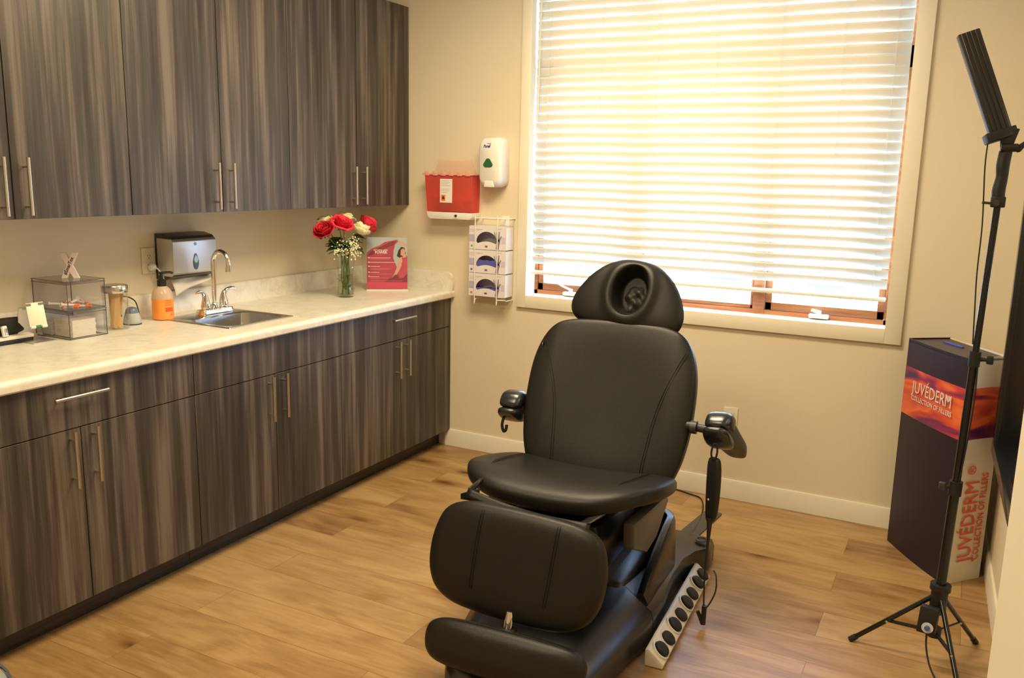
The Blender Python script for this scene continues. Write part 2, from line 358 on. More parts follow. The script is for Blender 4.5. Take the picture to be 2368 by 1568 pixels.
for cx,sgn in ((1.335,1),(2.605,-1)):
    ck=MB(); z=WZ0+.006
    ck.box((cx-.045,.062,z),(cx+.045,.096,z+.020),.006).cyl((cx,.075,z+.015),(cx,.07,z+.035),.011)
    if sgn>0: ck.tube([(cx,.07,z+.033),(cx-.045,.05,z+.055),(cx-.095,.045,z+.085)],.007,8,3,flat=.6)
    else: ck.tube([(cx,.07,z+.033),(cx-.03,.06,z+.04),(cx+.01,.055,z+.03)],.008,8,3,flat=.6)
    build(ck,'crank_handle',M_WHITE,win,world=True)
# blind
bl=thing('window_blind','wide cream horizontal blind with slats half closed, covering the window','blind',(2.0,.045,WZ1))
BX0,BX1=1.118,2.888; pitch=.0462; ang=R(65)
sl=MB(); z=2.455; zs=[]
while z>1.085: zs.append(z); z-=pitch
for zc in zs:
    def slat(u,v,zc=zc):
        t=(v-.5)*.0464; c=.0018*(1-(2*v-1)**2); dx=.0015*math.sin(u*9+zc*40)
        # inner edge high, outer edge low; crown towards the room
        ang=R(60+16*min(1,max(0,(zc-1.06)/.75))**.8); y=.045+t*math.cos(ang)-c*math.sin(ang); zz=zc-t*math.sin(ang)-c*math.cos(ang)
        return (BX0+(BX1-BX0)*u,y,zz+dx*.3)
    sl.grid(slat,10,5)
slo=build(sl,'slats',M_SLAT,bl,world=True,smooth=180)
sd=slo.modifiers.new('t','SOLIDIFY'); sd.thickness=.0026
build(MB().box((BX0,.015,1.040),(BX1,.070,1.056),.005),'bottom_rail',M_SLAT,bl,world=True)
build(MB().box((BX0-.005,.012,2.475),(BX1+.005,.075,WZ1-.002),.003),'head_rail',M_SLAT,bl,world=True)
for xc in (1.19,1.48,1.77,2.06,2.35,2.62,2.83):
    ld=MB(); ld.tube([(xc,.026,1.05),(xc,.026,2.48)],.0009,5,1); ld.tube([(xc,.064,1.05),(xc,.064,2.48)],.0009,5,1); build(ld,'ladder_cord',M_WHITE,bl,world=True)
build(MB().tube([(1.146,.012,2.48),(1.142,.010,2.1),(1.139,.008,1.835)],.0045,8,3),'tilt_wand',M_CREAMP,bl,world=True)
for xc in (1.62,2.02,2.36,2.72): build(MB().box((xc-.02,.010,1.036),(xc+.02,.016,1.048),.002),'rail_clip',M_CLEAR,bl,world=True)
# pale neighbouring house outside, bleached by daylight
hs=thing('neighbouring_house','pale clapboard house seen faintly below the blind through the glass','house',(3,9,0))
build(MB().box((-6,9,-1.0),(8,14,.72)),'wall',mat('pale_siding',(.75,.75,.74),.8),hs,world=True)
for x in (-1.6,-.2,1.2,2.4): build(MB().box((x,8.97,.05),(x+.5,9.0,.52)),'house_window',mat('house_glass',(.10,.16,.19),.2),hs,world=True)

# ------------------------------------------------------------------ cabinets
FD=.63; UF=.345
def handle_v(x,y,z0,z1,parent):
    h=MB(); xo=x+.032; h.cyl((xo,y,z0),(xo,y,z1),.006,seg=14)
    for z in (z0+.03,z1-.03): h.cyl((x,y,z),(xo,y,z),.0045,seg=10)
    return build(h,'handle',M_NICKEL,parent,world=True)
def handle_h(x,ya,yb,z,parent):
    h=MB(); xo=x+.032; h.cyl((xo,ya,z),(xo,yb,z),.006,seg=14)
    for y in (ya+.03,yb-.03): h.cyl((x,y,z),(xo,y,z),.0045,seg=10)
    return build(h,'handle',M_NICKEL,parent,world=True)
G=.0018
M_SEAM=mat('cabinet_carcass_edge',(.015,.012,.010),.6)
def upper(y0,ym,y1,label,z0=1.381,z1=2.455):
    c=thing('wall_cabinet',label,'cabinet',(.17,(y0+y1)/2,z0),0,'dark wall cabinets above the counter')
    build(MB().box((.002,y0+.001,z0+.002),(UF-.021,y1-.001,z1)),'body',M_LAM,c,world=True)
    for a,b,hy in ((y0,ym,ym-.042),(ym,y1,ym+.042)):
        d=build(MB().box((UF-.019,a+G,z0),(UF,b-G,z1-.004),.0008,1),'door',M_LAM,c,world=True); handle_v(UF,hy,1.394,1.587,d)
    return c
upper(-2.80,-2.327,-1.862,'dark wood-grain wall cabinet furthest left, above the phone stand and clear boxes')
upper(-1.862,-1.403,-.982,'middle dark wood-grain wall cabinet above the towel dispenser and faucet')
upper(-.982,-.478,-.004,'dark wood-grain wall cabinet at the window end, above the roses')
def base(y0,ym,y1,label,hy,sink=False):
    c=thing('base_cabinet',label,'cabinet',(.3,(y0+y1)/2,0),0,'dark base cabinets under the counter')
    zt,zd,zb=.872,.708,.097
    bd=MB()
    if sink: bd.box((.003,y0+.001,zb),(FD-.022,y0+.018,zt)).box((.003,y1-.018,zb),(FD-.022,y1-.001,zt)).box((.003,y0+.02,zb),(FD-.022,y1-.02,zb+.018)).box((FD-.04,y0+.02,zb+.018),(FD-.022,y1-.02,zt))
    else: bd.box((.003,y0+.001,zb),(FD-.022,y1-.001,zt))
    build(bd,'body',M_SEAM,c,world=True)
    build(MB().box((.05,y0+.001,0),(FD-.075,y1-.001,zb-.001)),'toe_kick',M_KICK,c,world=True)
    d=build(MB().box((FD-.020,y0+G,zd+G),(FD,y1-G,zt),.0008,1),'drawer_front' if not sink else 'false_front',M_LAM,c,world=True)
    if not sink: handle_h(FD,hy-.0975,hy+.0975,.822,d)
    for a,b,h in ((y0,ym,ym-.042),(ym,y1,ym+.042)):
        d=build(MB().box((FD-.020,a+G,zb),(FD,b-G,zd-G),.0008,1),'door',M_LAM,c,world=True); handle_v(FD,h,.511,.705,d)
    return c
M_KICK=wood_mat('dark_toe_kick_laminate',(.014,.011,.010),(.050,.040,.034),(30,1,30))
base(-2.82,-2.346,-1.862,'dark base cabinet furthest left, with one long drawer over two doors',-2.352)
base(-1.862,-1.425,-.982,'dark base cabinet below the sink with a plain panel and two doors',0,True)
base(-.982,-.498,-.004,'dark base cabinet at the window end, drawer over two doors below the roses',-.498)

# ------------------------------------------------------------------ counter, sink, faucet
ctop=thing('countertop','long cream mottled laminate countertop with rolled front edge','countertop',(.33,-1.4,CT))
SX0,SX1,SY0,SY1=.15,.51,-1.555,-1.205
def ctr_profile(x0,x1,front):
    if front:
        p=[(x0,.874),(x1-.006,.874),(x1,.880),(x1+.001,.895)]
        for i in range(6):
            a=i/5*PI/2; p.append((x1-.018+.019*math.cos(a),CT-.014+.015*math.sin(a)))
        p+=[(x1-.03,CT),(x0,CT)]; return p
    return [(x0,.874),(x1,.874),(x1,CT),(x0,CT)]
sb=MB(); XF=.655
def run(p,ya,yb): sb.prism(p,lambda x,z:(x,ya,z),lambda x,z:(x,yb,z))
run(ctr_profile(.002,XF,1),-2.83,SY0); run(ctr_profile(.002,XF,1),SY1,-.002); run(ctr_profile(SX1,XF,1),SY0,SY1); run(ctr_profile(.002,SX0,0),SY0,SY1)
build(sb,'worktop',M_CTR,ctop,world=True)
bs=MB(); pr=[(.001,CT-.001),(.034,CT-.001),(.026,CT+.006),(.021,CT+.02),(.020,CT+.09),(.017,CT+.097),(.010,CT+.10),(.001,CT+.10)]
bs.prism(pr,lambda x,z:(x,-2.83,z),lambda x,z:(x,-.002,z)); build(bs,'backsplash',M_CTR,ctop,world=True)
ss=MB(); pts=[(.02,CT),(.648,CT),(.652,CT+.02),(.652,CT+.05)]
for i in range(7): a=i/6*PI/2; pts.append((.602+.05*math.cos(a),CT+.052+.052*math.sin(a)))
pts.append((.02,CT+.104)); ss.prism(pts,lambda x,z:(x,-.002,z),lambda x,z:(x,-.020,z)); build(ss,'side_splash',M_CTR,ctop,world=True)

sk=thing('sink','small square stainless steel drop-in sink','sink',(.325,-1.38,CT))
RX0,RX1,RY0,RY1=.125,.530,-1.575,-1.187; BX=(.262,.508,-1.550,-1.215)
def rrect(x0,x1,y0_,y1_,r,z,n=6):
    o=[]
    for cx,cy,a0 in ((x1-r,y1_-r,0),(x0+r,y1_-r,90),(x0+r,y0_+r,180),(x1-r,y0_+r,270)):
        for i in range(n+1): a=R(a0+90*i/n); o.append(Vector((cx+r*math.cos(a),cy+r*math.sin(a),z)))
    return o
s=MB(); rings=[rrect(RX0,RX1,RY0,RY1,.006,CT+.0005),rrect(RX0+.002,RX1-.002,RY0+.002,RY1-.002,.006,CT+.004),rrect(RX0+.010,RX1-.010,RY0+.010,RY1-.010,.012,CT+.005),
  rrect(BX[0]-.008,BX[1]+.008,BX[2]-.008,BX[3]+.008,.05,CT+.005),rrect(BX[0],BX[1],BX[2],BX[3],.048,CT+.000),rrect(BX[0]+.006,BX[1]-.006,BX[2]+.006,BX[3]-.006,.05,CT-.10),rrect(BX[0]+.02,BX[1]-.02,BX[2]+.02,BX[3]-.02,.05,CT-.135),rrect(BX[0]+.09,BX[1]-.09,BX[2]+.12,BX[3]-.12,.03,CT-.142)]
VR=[[s.bm.verts.new(v) for v in r_] for r_ in rings]
for a,b in zip(VR,VR[1:]):
    for k in range(len(a)): s.bm.faces.new((a[k],a[(k+1)%len(a)],b[(k+1)%len(a)],b[k]))
s.bm.faces.new(VR[-1])
build(s,'basin',M_STEEL,sk,world=True)
build(MB().lathe([(0,.004),(.018,.004),(.036,.006),(.04,.001)],(.37,-1.38,CT-.142)),'drain',M_CHROME,sk,world=True)

FX,FY=.215,-1.352
fc=thing('faucet','tall chrome gooseneck faucet with two lever handles on the sink','faucet',(FX,FY,CT+.005))
b=MB(); b.prism([(-.026,-.090),(.026,-.090),(.030,-.078),(.030,.078),(.026,.090),(-.026,.090),(-.030,.078),(-.030,-.078)],lambda x,y:(x,y,0),lambda x,y:(x*.86,y*.95,.026),.002); build(b,'deck_plate',M_CHROME,fc)
b=MB(); b.lathe([(.019,.026),(.019,.04),(.0135,.044),(.012,.05)],(0,0,0),24)
pts=[(0,0,.045),(0,0,.12),(0,0,.215)]
for i in range(1,9): a=PI-i/8*PI*.97; pts.append((.044+.044*math.cos(a),.004*i/8,.232+.050*math.sin(a)))
pts.append((.088,.004,.212)); b.tube(pts,.0108,16,3); b.cyl((.088,.004,.216),(.088,.004,.196),.013,seg=18); build(b,'spout',M_CHROME,fc)
for sg in (-1,1):
    b=MB(); b.lathe([(.021,.024),(.022,.04),(.018,.058),(.013,.078),(.010,.088),(0,.092)],(0,sg*.052,0),24)
    b.tube([(0,sg*.052,.055),(0,sg*.056,.085),(.004,sg*.070,.103),(.008,sg*.095,.108),(.010,sg*.113,.106)],.01,10,4,radii=[.014,.012,.0095,.0085,.007],flat=.75)
    lv=build(b,'lever_handle',M_CHROME,fc)
    build(MB().cyl((.006,sg*.092,.1135),(.006,sg*.092,.1165),.003,seg=10),'temperature_dot',mat('red_dot' if sg<0 else 'blue_dot',(.6,.02,.02) if sg<0 else (.02,.05,.5),.4),lv)

# ------------------------------------------------------------------ soap bottle
sp=thing('soap_bottle','clear pump bottle of orange liquid soap left of the sink','soap bottle',(.125,-1.560,CT))
M_SOAPB=thin_glass('milky_bottle',(.95,.88,.78),.5,.25); M_SOAP=mat('orange_soap',(.95,.34,.06),.25,var=.03,sss=.0)
prof=[(.030,0),(.042,.004),(.044,.012),(.044,.100),(.041,.118),(.030,.136),(.017,.146),(.016,.150)]
build(MB().lathe([(0,0)]+prof,seg=36),'bottle_body',translucent('frosted_bottle',(.85,.74,.60),.5,.2),sp)
build(MB().lathe([(0,.0005),(.0305,.0005),(.0435,.0035),(.0446,.012),(.0446,.093),(0,.093)],seg=36),'liquid_soap',M_SOAP,sp)
p=MB(); p.lathe([(.018,.144),(.019,.148),(.019,.170),(.012,.174),(.008,.176),(.007,.196),(.010,.198),(.010,.206),(0,.207)],seg=24); p.tube([(0,0,.202),(.02,.026,.204),(.026,.038,.200)],.0052,8,3); build(p,'pump_head',M_BLACK,sp)
lm=mat('red_print',(.70,.08,.02),.5)
b=MB()
def on_cyl(r,a0,a1,z0,z1,n=6):
    b.grid(lambda u,v:(r*math.cos(a0+(a1-a0)*u),r*math.sin(a0+(a1-a0)*u),z0+(z1-z0)*v),n,1)
on_cyl(.0452,R(-28),R(20),.038,.056)
for k in range(3): on_cyl(.0452,R(-30),R(12),.066+k*.009,.0685+k*.009)
on_cyl(.0452,R(0),R(12),.020,.028)
build(b,'printed_label',lm,sp)

# ------------------------------------------------------------------ towel dispenser + paper towel
td=thing('towel_dispenser','silver and black paper towel dispenser on the wall behind the faucet','paper towel dispenser',(0,-1.36,1.072))
y0,y1,z0,z1=-.12,.118,.002,.195
b=MB(); pr=[(.001,0),(.06,0),(.104,.016),(.112,.026),(.114,.172),(.108,.184),(.10,.192),(.05,.203),(.001,.203)]
b.prism(pr,lambda x,z:(x,y0-.002,z),lambda x,z:(x,y1+.002,z),.003); build(b,'housing',mat('dispenser_dark_plastic',(.045,.040,.036),.35),td)
b=MB(); pr=[(.016,.018),(.100,.016),(.117,.030),(.119,.170),(.110,.182),(.016,.184)]
b.prism(pr,lambda x,z:(x,y0-.0045,z),lambda x,z:(x,y1+.0045,z),.003); build(b,'cover',mat('brushed_cover_metal',(.60,.60,.62),.38,metal=.85,var=.03),td)
b=MB()
o_=[]
for i in range(20):
    a=2*PI*i/20; yy=.0*0+math.sin(a)*.0155*(1-.35*max(0,math.cos(a))); zz=.078+math.cos(a)*.037; o_.append((yy,zz))
b.prism(o_,lambda y,z:(.1188,y,z),lambda y,z:(.1200,y,z)); wv=build(b,'sight_window',mat('smoky_window',(.06,.10,.16),.12),td)
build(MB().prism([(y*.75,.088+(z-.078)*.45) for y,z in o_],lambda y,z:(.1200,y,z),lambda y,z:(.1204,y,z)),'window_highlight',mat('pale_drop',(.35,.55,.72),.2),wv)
b=MB(); b.cyl((.1185,0,.157),(.1198,0,.157),.0075,seg=16); build(b,'lock',mat('lock_grey',(.22,.22,.24),.3,metal=.5),td)
pt=MB()
def tw(u,v):
    y=-1.452+.225*u; zl=.078-.062*max(0,(u-.12))**1.0*1.15
    return (.055+.02*v+.006*math.sin(u*7+v*3),y+.01*v,1.072-(.078-.060*u-.012*math.sin(u*3))*v)
pt.grid(tw,16,8)
o=build(pt,'paper_towel',mat('white_paper',(.78,.73,.66),.9),smooth=180); tag(o,'white paper towel hanging half out of the silver dispenser','paper towel'); sd=o.modifiers.new('t','SOLIDIFY'); sd.thickness=.0008

# ------------------------------------------------------------------ outlets
def outlet(name,label,T,gfci=False):
    o=thing(name,label,'outlet',T.translation); o.rotation_euler=T.to_euler()
    build(MB().box((-.035,0,-.057),(.035,.006,.057),.002),'cover_plate',M_CREAMP,o)
    for z in (-.021,.021):
        so=build(MB().box((-.017,.005,z-.014),(.017,.0078,z+.014),.003),'socket',M_CREAMP,o); sl_=MB()
        for x in (-.006,.006): sl_.box((x-.001,.0072,z-.001),(x+.001,.0083,z+.007))
        sl_.cyl((0,.0072,z-.007),(0,.0083,z-.007),.0022,seg=8)
        build(sl_,'slots',M_BLACK,so)
    return o
outlet('wall_outlet','ivory double outlet on the wall left of the silver towel dispenser',Matrix.Translation((.0,-1.522,1.157))@Matrix.Rotation(-PI/2,4,'Z'))
outlet('wall_outlet','ivory outlet low on the window wall behind the right armrest',Matrix.Translation((2.247,0,.408))@Matrix.Rotation(PI,4,'Z'))
pg=thing('power_plug','round white plug with cord in the outlet beside the dispenser','plug',(.009,-1.515,1.130))
build(MB().lathe([(0,.0),(.016,.0),(.018,.006),(.015,.020),(.006,.030),(0,.031)],seg=20,axis=(1,0,0)),'plug_body',M_WHITE,pg)
build(MB().tube([(.028,0,0),(.038,.010,-.012),(.040,.03,-.045),(.038,.04,-.09),(.03,.035,-.16),(.035,.03,-.212)],.0035,8,4),'cord',M_WHITE,pg)

# ------------------------------------------------------------------ clear boxes with contents
def acryl(label,z,h,x0=.025,x1=.228,y0=-2.078,y1=-1.918):
    c=thing('storage_box',label,'storage box',((x0+x1)/2,(y0+y1)/2,z),0,'clear boxes on the counter')
    t=.0025
    b=MB(); b.box((x0,y0,z),(x1,y1,z+t)).box((x0,y0,z+t),(x0+t,y1,z+h-.012)).box((x1-t,y0,z+t),(x1,y1,z+h-.012)).box((x0+t,y0,z+t),(x1-t,y0+t,z+h-.012)).box((x0+t,y1-t,z+t),(x1-t,y1,z+h-.012))
    bo=build(b,'box_body',M_ACRYL,c,world=True)
    b=MB(); e=.0012
    for X in (x0,x1):
        for Y in (y0,y1): b.box((X-e,Y-e,z+.001),(X+e,Y+e,z+h))
    for Y in (y0,y1): b.box((x0,Y-e,z),(x1,Y+e,z+2*e))
    for X in (x0,x1): b.box((X-e,y0,z),(X+e,y1,z+2*e))
    build(b,'box_edge',M_EDGE,c,world=True)
    l=build(MB().box((x0-.002,y0-.002,z+h-.012),(x1+.002,y1+.002,z+h-.009)).box((x0-.002,y0-.002,z+h-.003),(x1+.002,y1+.002,z+h)),'lid',M_ACRYL,c,world=True)
    b=MB()
    for zz in (z+h-.012,z+h-.0015):
        for Y in (y0-.002,y1+.002): b.box((x0-.002,Y-e,zz-e*.6),(x1+.002,Y+e,zz+e*.6))
        for X in (x0-.002,x1+.002): b.box((X-e,y0-.002,zz-e*.6),(X+e,y1+.002,zz+e*.6))
    build(b,'lid_edge',M_EDGE,l,world=True)
acryl('lower clear acrylic box holding a white gauze stack',CT+.0005,.108)
acryl('upper clear acrylic box holding orange-capped syringes',CT+.110,.112)
g=MB()
for k in range(14): g.box((.105+.001*math.sin(k*3),-2.055,CT+.004+k*.0047),(.212,-1.955+.002*math.sin(k*5),CT+.0083+k*.0047),.0008,1)
tag(build(g,'gauze_stack',mat('gauze',(.86,.80,.66),.9)),'stack of white gauze pads in the lower clear box','gauze pads')
g=MB()
for k in range(10): g.box((.035+.001*math.sin(k*2.2),-2.06,CT+.004+k*.0050),(.092,-1.975,CT+.0085+k*.0050),.0008,1)
tag(build(g,'cotton_pads',mat('cotton',(.62,.58,.52),.95)),'smaller greyer pile of pads behind the gauze in the lower clear box','cotton pads')
random.seed(5)
M_ORG=mat('orange_cap',(.95,.20,.03),.4); M_SYR=mat('syringe_body',(.80,.78,.74),.3)
first=None; spots=[(.20,-2.035,8,0),(.17,-2.055,-30,0),(.205,-1.995,35,0),(.15,-2.0,80,0),(.19,-1.96,-12,0),(.12,-2.04,60,.006),(.16,-1.965,20,.007),(.205,-2.045,70,.010),(.10,-1.99,-50,.006),(.18,-2.02,-65,.016),(.13,-1.955,-20,.012)]
def syringe():
    t=thing('syringe','slim white syringe with orange cap lying in the upper clear box','syringe',(0,0,0),0,'orange-capped syringes in the upper clear box')
    build(MB().cyl((-.03,0,.005),(.012,0,.005),.0045,seg=12).cyl((-.034,0,.005),(-.03,0,.005),.0085,seg=12),'barrel',M_SYR,t)
    build(MB().cyl((.012,0,.005),(.03,0,.005),.0048,.003,seg=12),'cap',M_ORG,t); return t
proto=syringe()
for i,(x,y,a,dz) in enumerate(spots):
    o=proto if i==0 else copy_tree(proto)
    o.location=(x*.94,y*.999+.0,CT+.1135+dz); o.rotation_euler=(0,R(6*(dz>0)),R(a))
# X sign
xs=MB(); T=frame((.135,-1.992,CT+.2225),(.80,.60,0),(0,0,1))
def bar(x0,x1,wd,z0,z1): xs.prism([(x0-wd/2,0),(x0+wd/2,0),(x1+wd/2,.098),(x1-wd/2,.098)],lambda x,y:T@Vector((x,y,z0)),lambda x,y:T@Vector((x,y,z1)))
bar(-.022,.022,.021,-.006,.006); bar(.022,-.022,.021,-.0055,.0055)
xo=build(xs,'letter_sign',mat('pink_white_card',(.82,.70,.66),.5)); tag(xo,'small white X-shaped sign standing on the upper clear box','sign')
text('lettering','#SmarTox',.018,T@Matrix.Translation((-.013,.011,.0062))@Matrix.Rotation(math.atan2(.098,.044),4,'Z'),M_BLACK,xo,sx=.95,bold=.0004)

# jar
jr=thing('glass_jar','glass jar with steel lid full of wooden tongue depressors','jar',(.160,-1.822,CT))
b=MB(); b.lathe([(0,0),(.045,0),(.048,.003),(.048,.152)],seg=36); b.lathe([(.0455,.152),(.0455,.004),(0,.004)],seg=36); build(b,'glass',M_CLEAR,jr)
build(MB().lathe([(.0495,.150),(.0505,.152),(.0505,.176),(.048,.180),(.0,.180)],seg=36).lathe([(.0495,.150),(0,.151)],seg=36),'lid',mat('lid_steel',(.62,.60,.57),.22,metal=1),jr)
M_STICK=mat('birch_wood',(.72,.44,.20),.6,var=.12,vs=60)
def stick():
    t=MB(); pr=[]
    for i in range(9): a=-PI/2+PI*i/8; pr.append((.0085*math.sin(a)*1.0,.135+.0085*math.cos(a)))
    for i in range(9): a=PI/2+PI*i/8; pr.append((.0085*math.sin(a),.0085+.0085*math.cos(a)))
    t.prism(pr,lambda x,y:(x,-.0008,y),lambda x,y:(x,.0008,y))
    o=build(t,'tongue_depressor',M_STICK); tag(o,'flat birch tongue depressor standing in the steel-lidded glass jar','tongue depressor','wooden tongue depressors in the jar'); return o
s0=stick()
for i,(x,y,a,ty,tx) in enumerate([(.014,-.016,35,9,0),(-.012,-.012,60,15,2),(.0,-.022,20,8,0),(-.016,-.004,80,-4,3),(.020,.006,50,-17,0),(-.005,.006,45,12,-4),(.008,-.003,65,3,4),(.010,.014,30,-13,5)]):
    o=s0 if i==0 else s0.copy()
    if i: COL.objects.link(o)
    o.location=(.160+x,-1.822+y,CT+.0055); o.rotation_euler=(R(tx),R(ty*.75),R(a))
# grey device
gd=thing('warmer_device','small grey device with blue-grey dome beside the glass jar','device',(.120,-1.715,CT))
def dome(z): return 1
b=MB(); b.lathe([(0,.003),(.034,.003),(.036,.008),(.035,.022),(.030,.040),(.0265,.048)],seg=32); build(b,'body',mat('pale_grey_plastic',(.42,.44,.42),.25),gd)
build(MB().lathe([(.0265,.048),(.024,.060),(.018,.069),(.008,.073),(0,.0735)],seg=32),'dome',mat('blue_grey_plastic',(.14,.17,.26),.3),gd)
build(MB().lathe([(0,0),(.036,0),(.037,.003),(.034,.004)],seg=32),'foot_ring',M_BLACK,gd)
build(MB().tube([(-.02,-.035,.035),(-.075,-.015,.10),(-.080,.035,.106),(-.070,.072,.085),(-.055,.075,.05),(-.045,.068,.02),(-.06,.05,.004)],.0028,8,5),'cord',M_BLACK,gd)

# phone stand
ps=thing('phone_stand','silver metal phone stand with blank white plate at the counter left end','phone stand',(.135,-2.150,CT),0)
M_ALU=mat('brushed_aluminium',(.62,.60,.56),.35,metal=.9)
T=Matrix.Identity(4)
b=MB(); b.box((-.045,-.05,0),(.055,.045,.004),.0015)
build(b,'base_plate',M_ALU,ps)
b=MB(); pr=[(-.046,0),(-.046,.02),(-.032,.105),(-.022,.130),(-.017,.128),(-.027,.104),(-.040,.02),(-.040,.004)]
b.prism(pr,lambda x,z:(x,-.046+.0*z,z),lambda x,z:(x,.012+.0*z,z)); ar=build(b,'arm',M_ALU,ps)
P0=Vector((.052,-.022,.062)); px_=Vector((.42,.90,.06)).normalized(); py_=Vector((-.045,-.020,.095)); py_=(py_-px_*py_.dot(px_)).normalized(); T=frame(P0,px_,py_)
b=MB(); b.box((-.029,0,-.003),(.029,.092,.003),.002,T=T); pl=build(b,'phone_plate',mat('plate_cream',(.82,.79,.66),.4),ps)
b=MB(); b.tube([T@Vector((-.014,.078,-.004)),Vector((-.020,-.030,.125))],.006,10,1); build(b,'hinge',M_ALU,ps)
b=MB()
for sx in (-.019,.019): b.box((sx-.009,-.006,0),(sx+.009,.004,.018),.003,T=T)
build(b,'lip',M_WHITE,pl)
build(MB().box((-.009,-.002,.003),(.009,.006,.0042),.001,T=T),'green_mark',mat('green_mark',(.02,.30,.12),.5),pl)
for sx in (-.02,.02): build(MB().box((sx-.008,.080,.003),(sx+.008,.089,.0042),.001,T=T),'rubber_pad',mat('grey_rubber',(.22,.21,.19),.7),pl)

# tray, pouch and white cap at far left
ty=thing('desk_tray','low cream tray with dark base at the far left end of the counter','tray',(-.0+.10,-2.33,CT))
build(MB().box((.028,-2.52,CT),(.125,-2.155,CT+.016),.002),'tray_base',M_BLACK,ty,world=True)
build(MB().box((.026,-2.522,CT+.0165),(.127,-2.153,CT+.030),.003),'tray_top',M_CREAMP,ty,world=True)
tag(build(MB().cushion([(-.07,-.028),(.07,-.028),(.075,0),(.065,.026),(-.065,.03),(-.075,0)],.022,.022,frame((.085,-2.225,CT+.062),(-.12,1,0),(.0,0,1)),n=3.2),'eyewear_case',mat('black_fabric',(.012,.011,.011),.75)),'black soft case lying on the tray behind the phone stand','case')
cp=thing('charger_block','small white and black charger leaning on the black case','charger',(.128,-2.262,CT+.032))
T=frame((0,0,0),(-.2,1,0),(-.25,0,.95)); build(MB().box((-.010,0,-.006),(.010,.040,.006),.003,T=T),'body',M_WHITE,cp); build(MB().box((-.006,.006,.006),(.006,.030,.008),.001,T=T),'prong',M_STEEL,cp)

# ------------------------------------------------------------------ vase + flowers
VX,VY=.325,-.560
va=thing('glass_vase','textured clear glass vase of roses on the counter','vase',(VX,VY,CT))
def vr(z): return .040+.004*math.cos(z*26)+(.006 if z>.2 else 0)+.004*max(0,(.03-z)/.03)*0
prof=[(0,0),(.038,0)]+[(.0445-.0055*math.sin(max(0,min(1,(z-.02)/.16))*PI)+.004*(z/.235)**3,z) for z in [i*.235/16 for i in range(1,17)]]
b=MB(); b.lathe(prof,seg=40); b.lathe([(r_-.003,z) for r_,z in prof[::-1] if z>.006]+[(0,.006)],seg=40); build(b,'glass',M_CLEAR,va)
build(MB().lathe([(0,.008)]+[(r_-.0035,z) for r_,z in prof if .006<z<.118]+[(0,.117)],seg=32),'water',thin_glass('vase_water',(.80,.86,.72),.1),va)
b=MB()
for k in range(22):
    for a in (-48,-20): 
        an=R(a+((k%2)*8)); rr=.0445-.0055*math.sin(max(0,min(1,(.01*k+.0)/.16))*PI); z=.012+k*.0098
        b.box((-.0028,-.0028,-.0028),(.0028,.0028,.0028),.0012,1,T=Matrix.Translation((rr*math.cos(an),rr*math.sin(an),z))@Matrix.Rotation(R(45),4,'X'))
build(b,'glass_bead',M_CLEAR,va)
M_STEM=mat('green_stem',(.10,.17,.035),.5,var=.2); M_LEAF=mat('rose_leaf',(.035,.085,.022),.45,var=.3,vs=40)
M_RED=mat('coral_red_petal',(.80,.030,.075),.5,var=.12,vs=30); M_DRED=mat('crimson_petal',(.58,.015,.035),.5,var=.15,vs=30); M_CRM=mat('cream_petal',(.88,.84,.52),.5,var=.05,vs=30)
def rose(name,label,c,axis,r,mt,openf,seed,grp,stem_to):
    rnd=random.Random(seed)
    t=thing(name,label,'rose',stem_to,0,grp); t['_x']=0; del t['_x']
    off=Vector(stem_to); A=Vector((0,0,1)).rotation_difference(Vector(axis)).to_matrix().to_4x4(); A.translation=Vector(c)-off
    b=MB()
    layers=[(.16,.62,3,.10),(.30,.74,3,.16),(.48,.80,4,.26),(.70,.74,5,.42),(.92,.56,5,.75)]
    for li,(rr,hh,n,fl) in enumerate(layers):
        for k in range(n):
            a0=2*PI*(k/n)+li*.7+rnd.uniform(-.15,.15); wd=2*PI/n*.72; hs=rnd.uniform(.92,1.08); tl=rnd.uniform(-.05,.08)
            def pf(u,v):
                w_=(2*u-1); top=1-.30*abs(w_)**2.5
                ang_=a0+w_*wd*(.55+.45*min(1,v*1.6)); z=v*hh*hs*top
                rad=rr*(.30+.70*math.sin(min(1,v*1.15)*PI/2))+ (fl*openf)*max(0,v-.6)**2*2.2+.03*w_*(1 if k%2 else -1)
                z-= fl*openf*max(0,v-.72)**1.5*1.6
                rad+=.025*math.sin(ang_*7+li)*v
                return A@Vector((rad*math.cos(ang_)*r,rad*math.sin(ang_)*r,(z-.30)*r*1.5))
            b.grid(pf,8,7)
    o=build(b,'bloom',mt,t,smooth=180); sd=o.modifiers.new('t','SOLIDIFY'); sd.thickness=.0008
    b=MB(); base_=A@Vector((0,0,-.44*r)); b.lathe([(0,-.62*r),(.14*r,-.60*r),(.30*r,-.44*r),(.42*r,-.25*r)],seg=12)
    for v in b.bm.verts: v.co=A@v.co
    for k in range(5):
        a=2*PI*k/5; q=[A@Vector((x*r,y*r,z*r)) for x,y,z in ((.25*math.cos(a-.3),.25*math.sin(a-.3),-.45),(.25*math.cos(a+.3),.25*math.sin(a+.3),-.45),(.62*math.cos(a),.62*math.sin(a),-.55))]
        b.poly(q)
    build(b,'calyx',M_LEAF,t)
    e=A@Vector((0,0,-.6*r)); mid=Vector((VX,VY,CT+.235))-off; mid=mid+Vector(((e.x-mid.x)*.25,(e.y-mid.y)*.25,0))
    b=MB(); b.tube([e,(e+mid)/2+Vector((0,0,.004)),mid,Vector((0,0,0))],.0022,8,5); build(b,'stem',M_STEM,t)
    return t
Z0=CT+.012
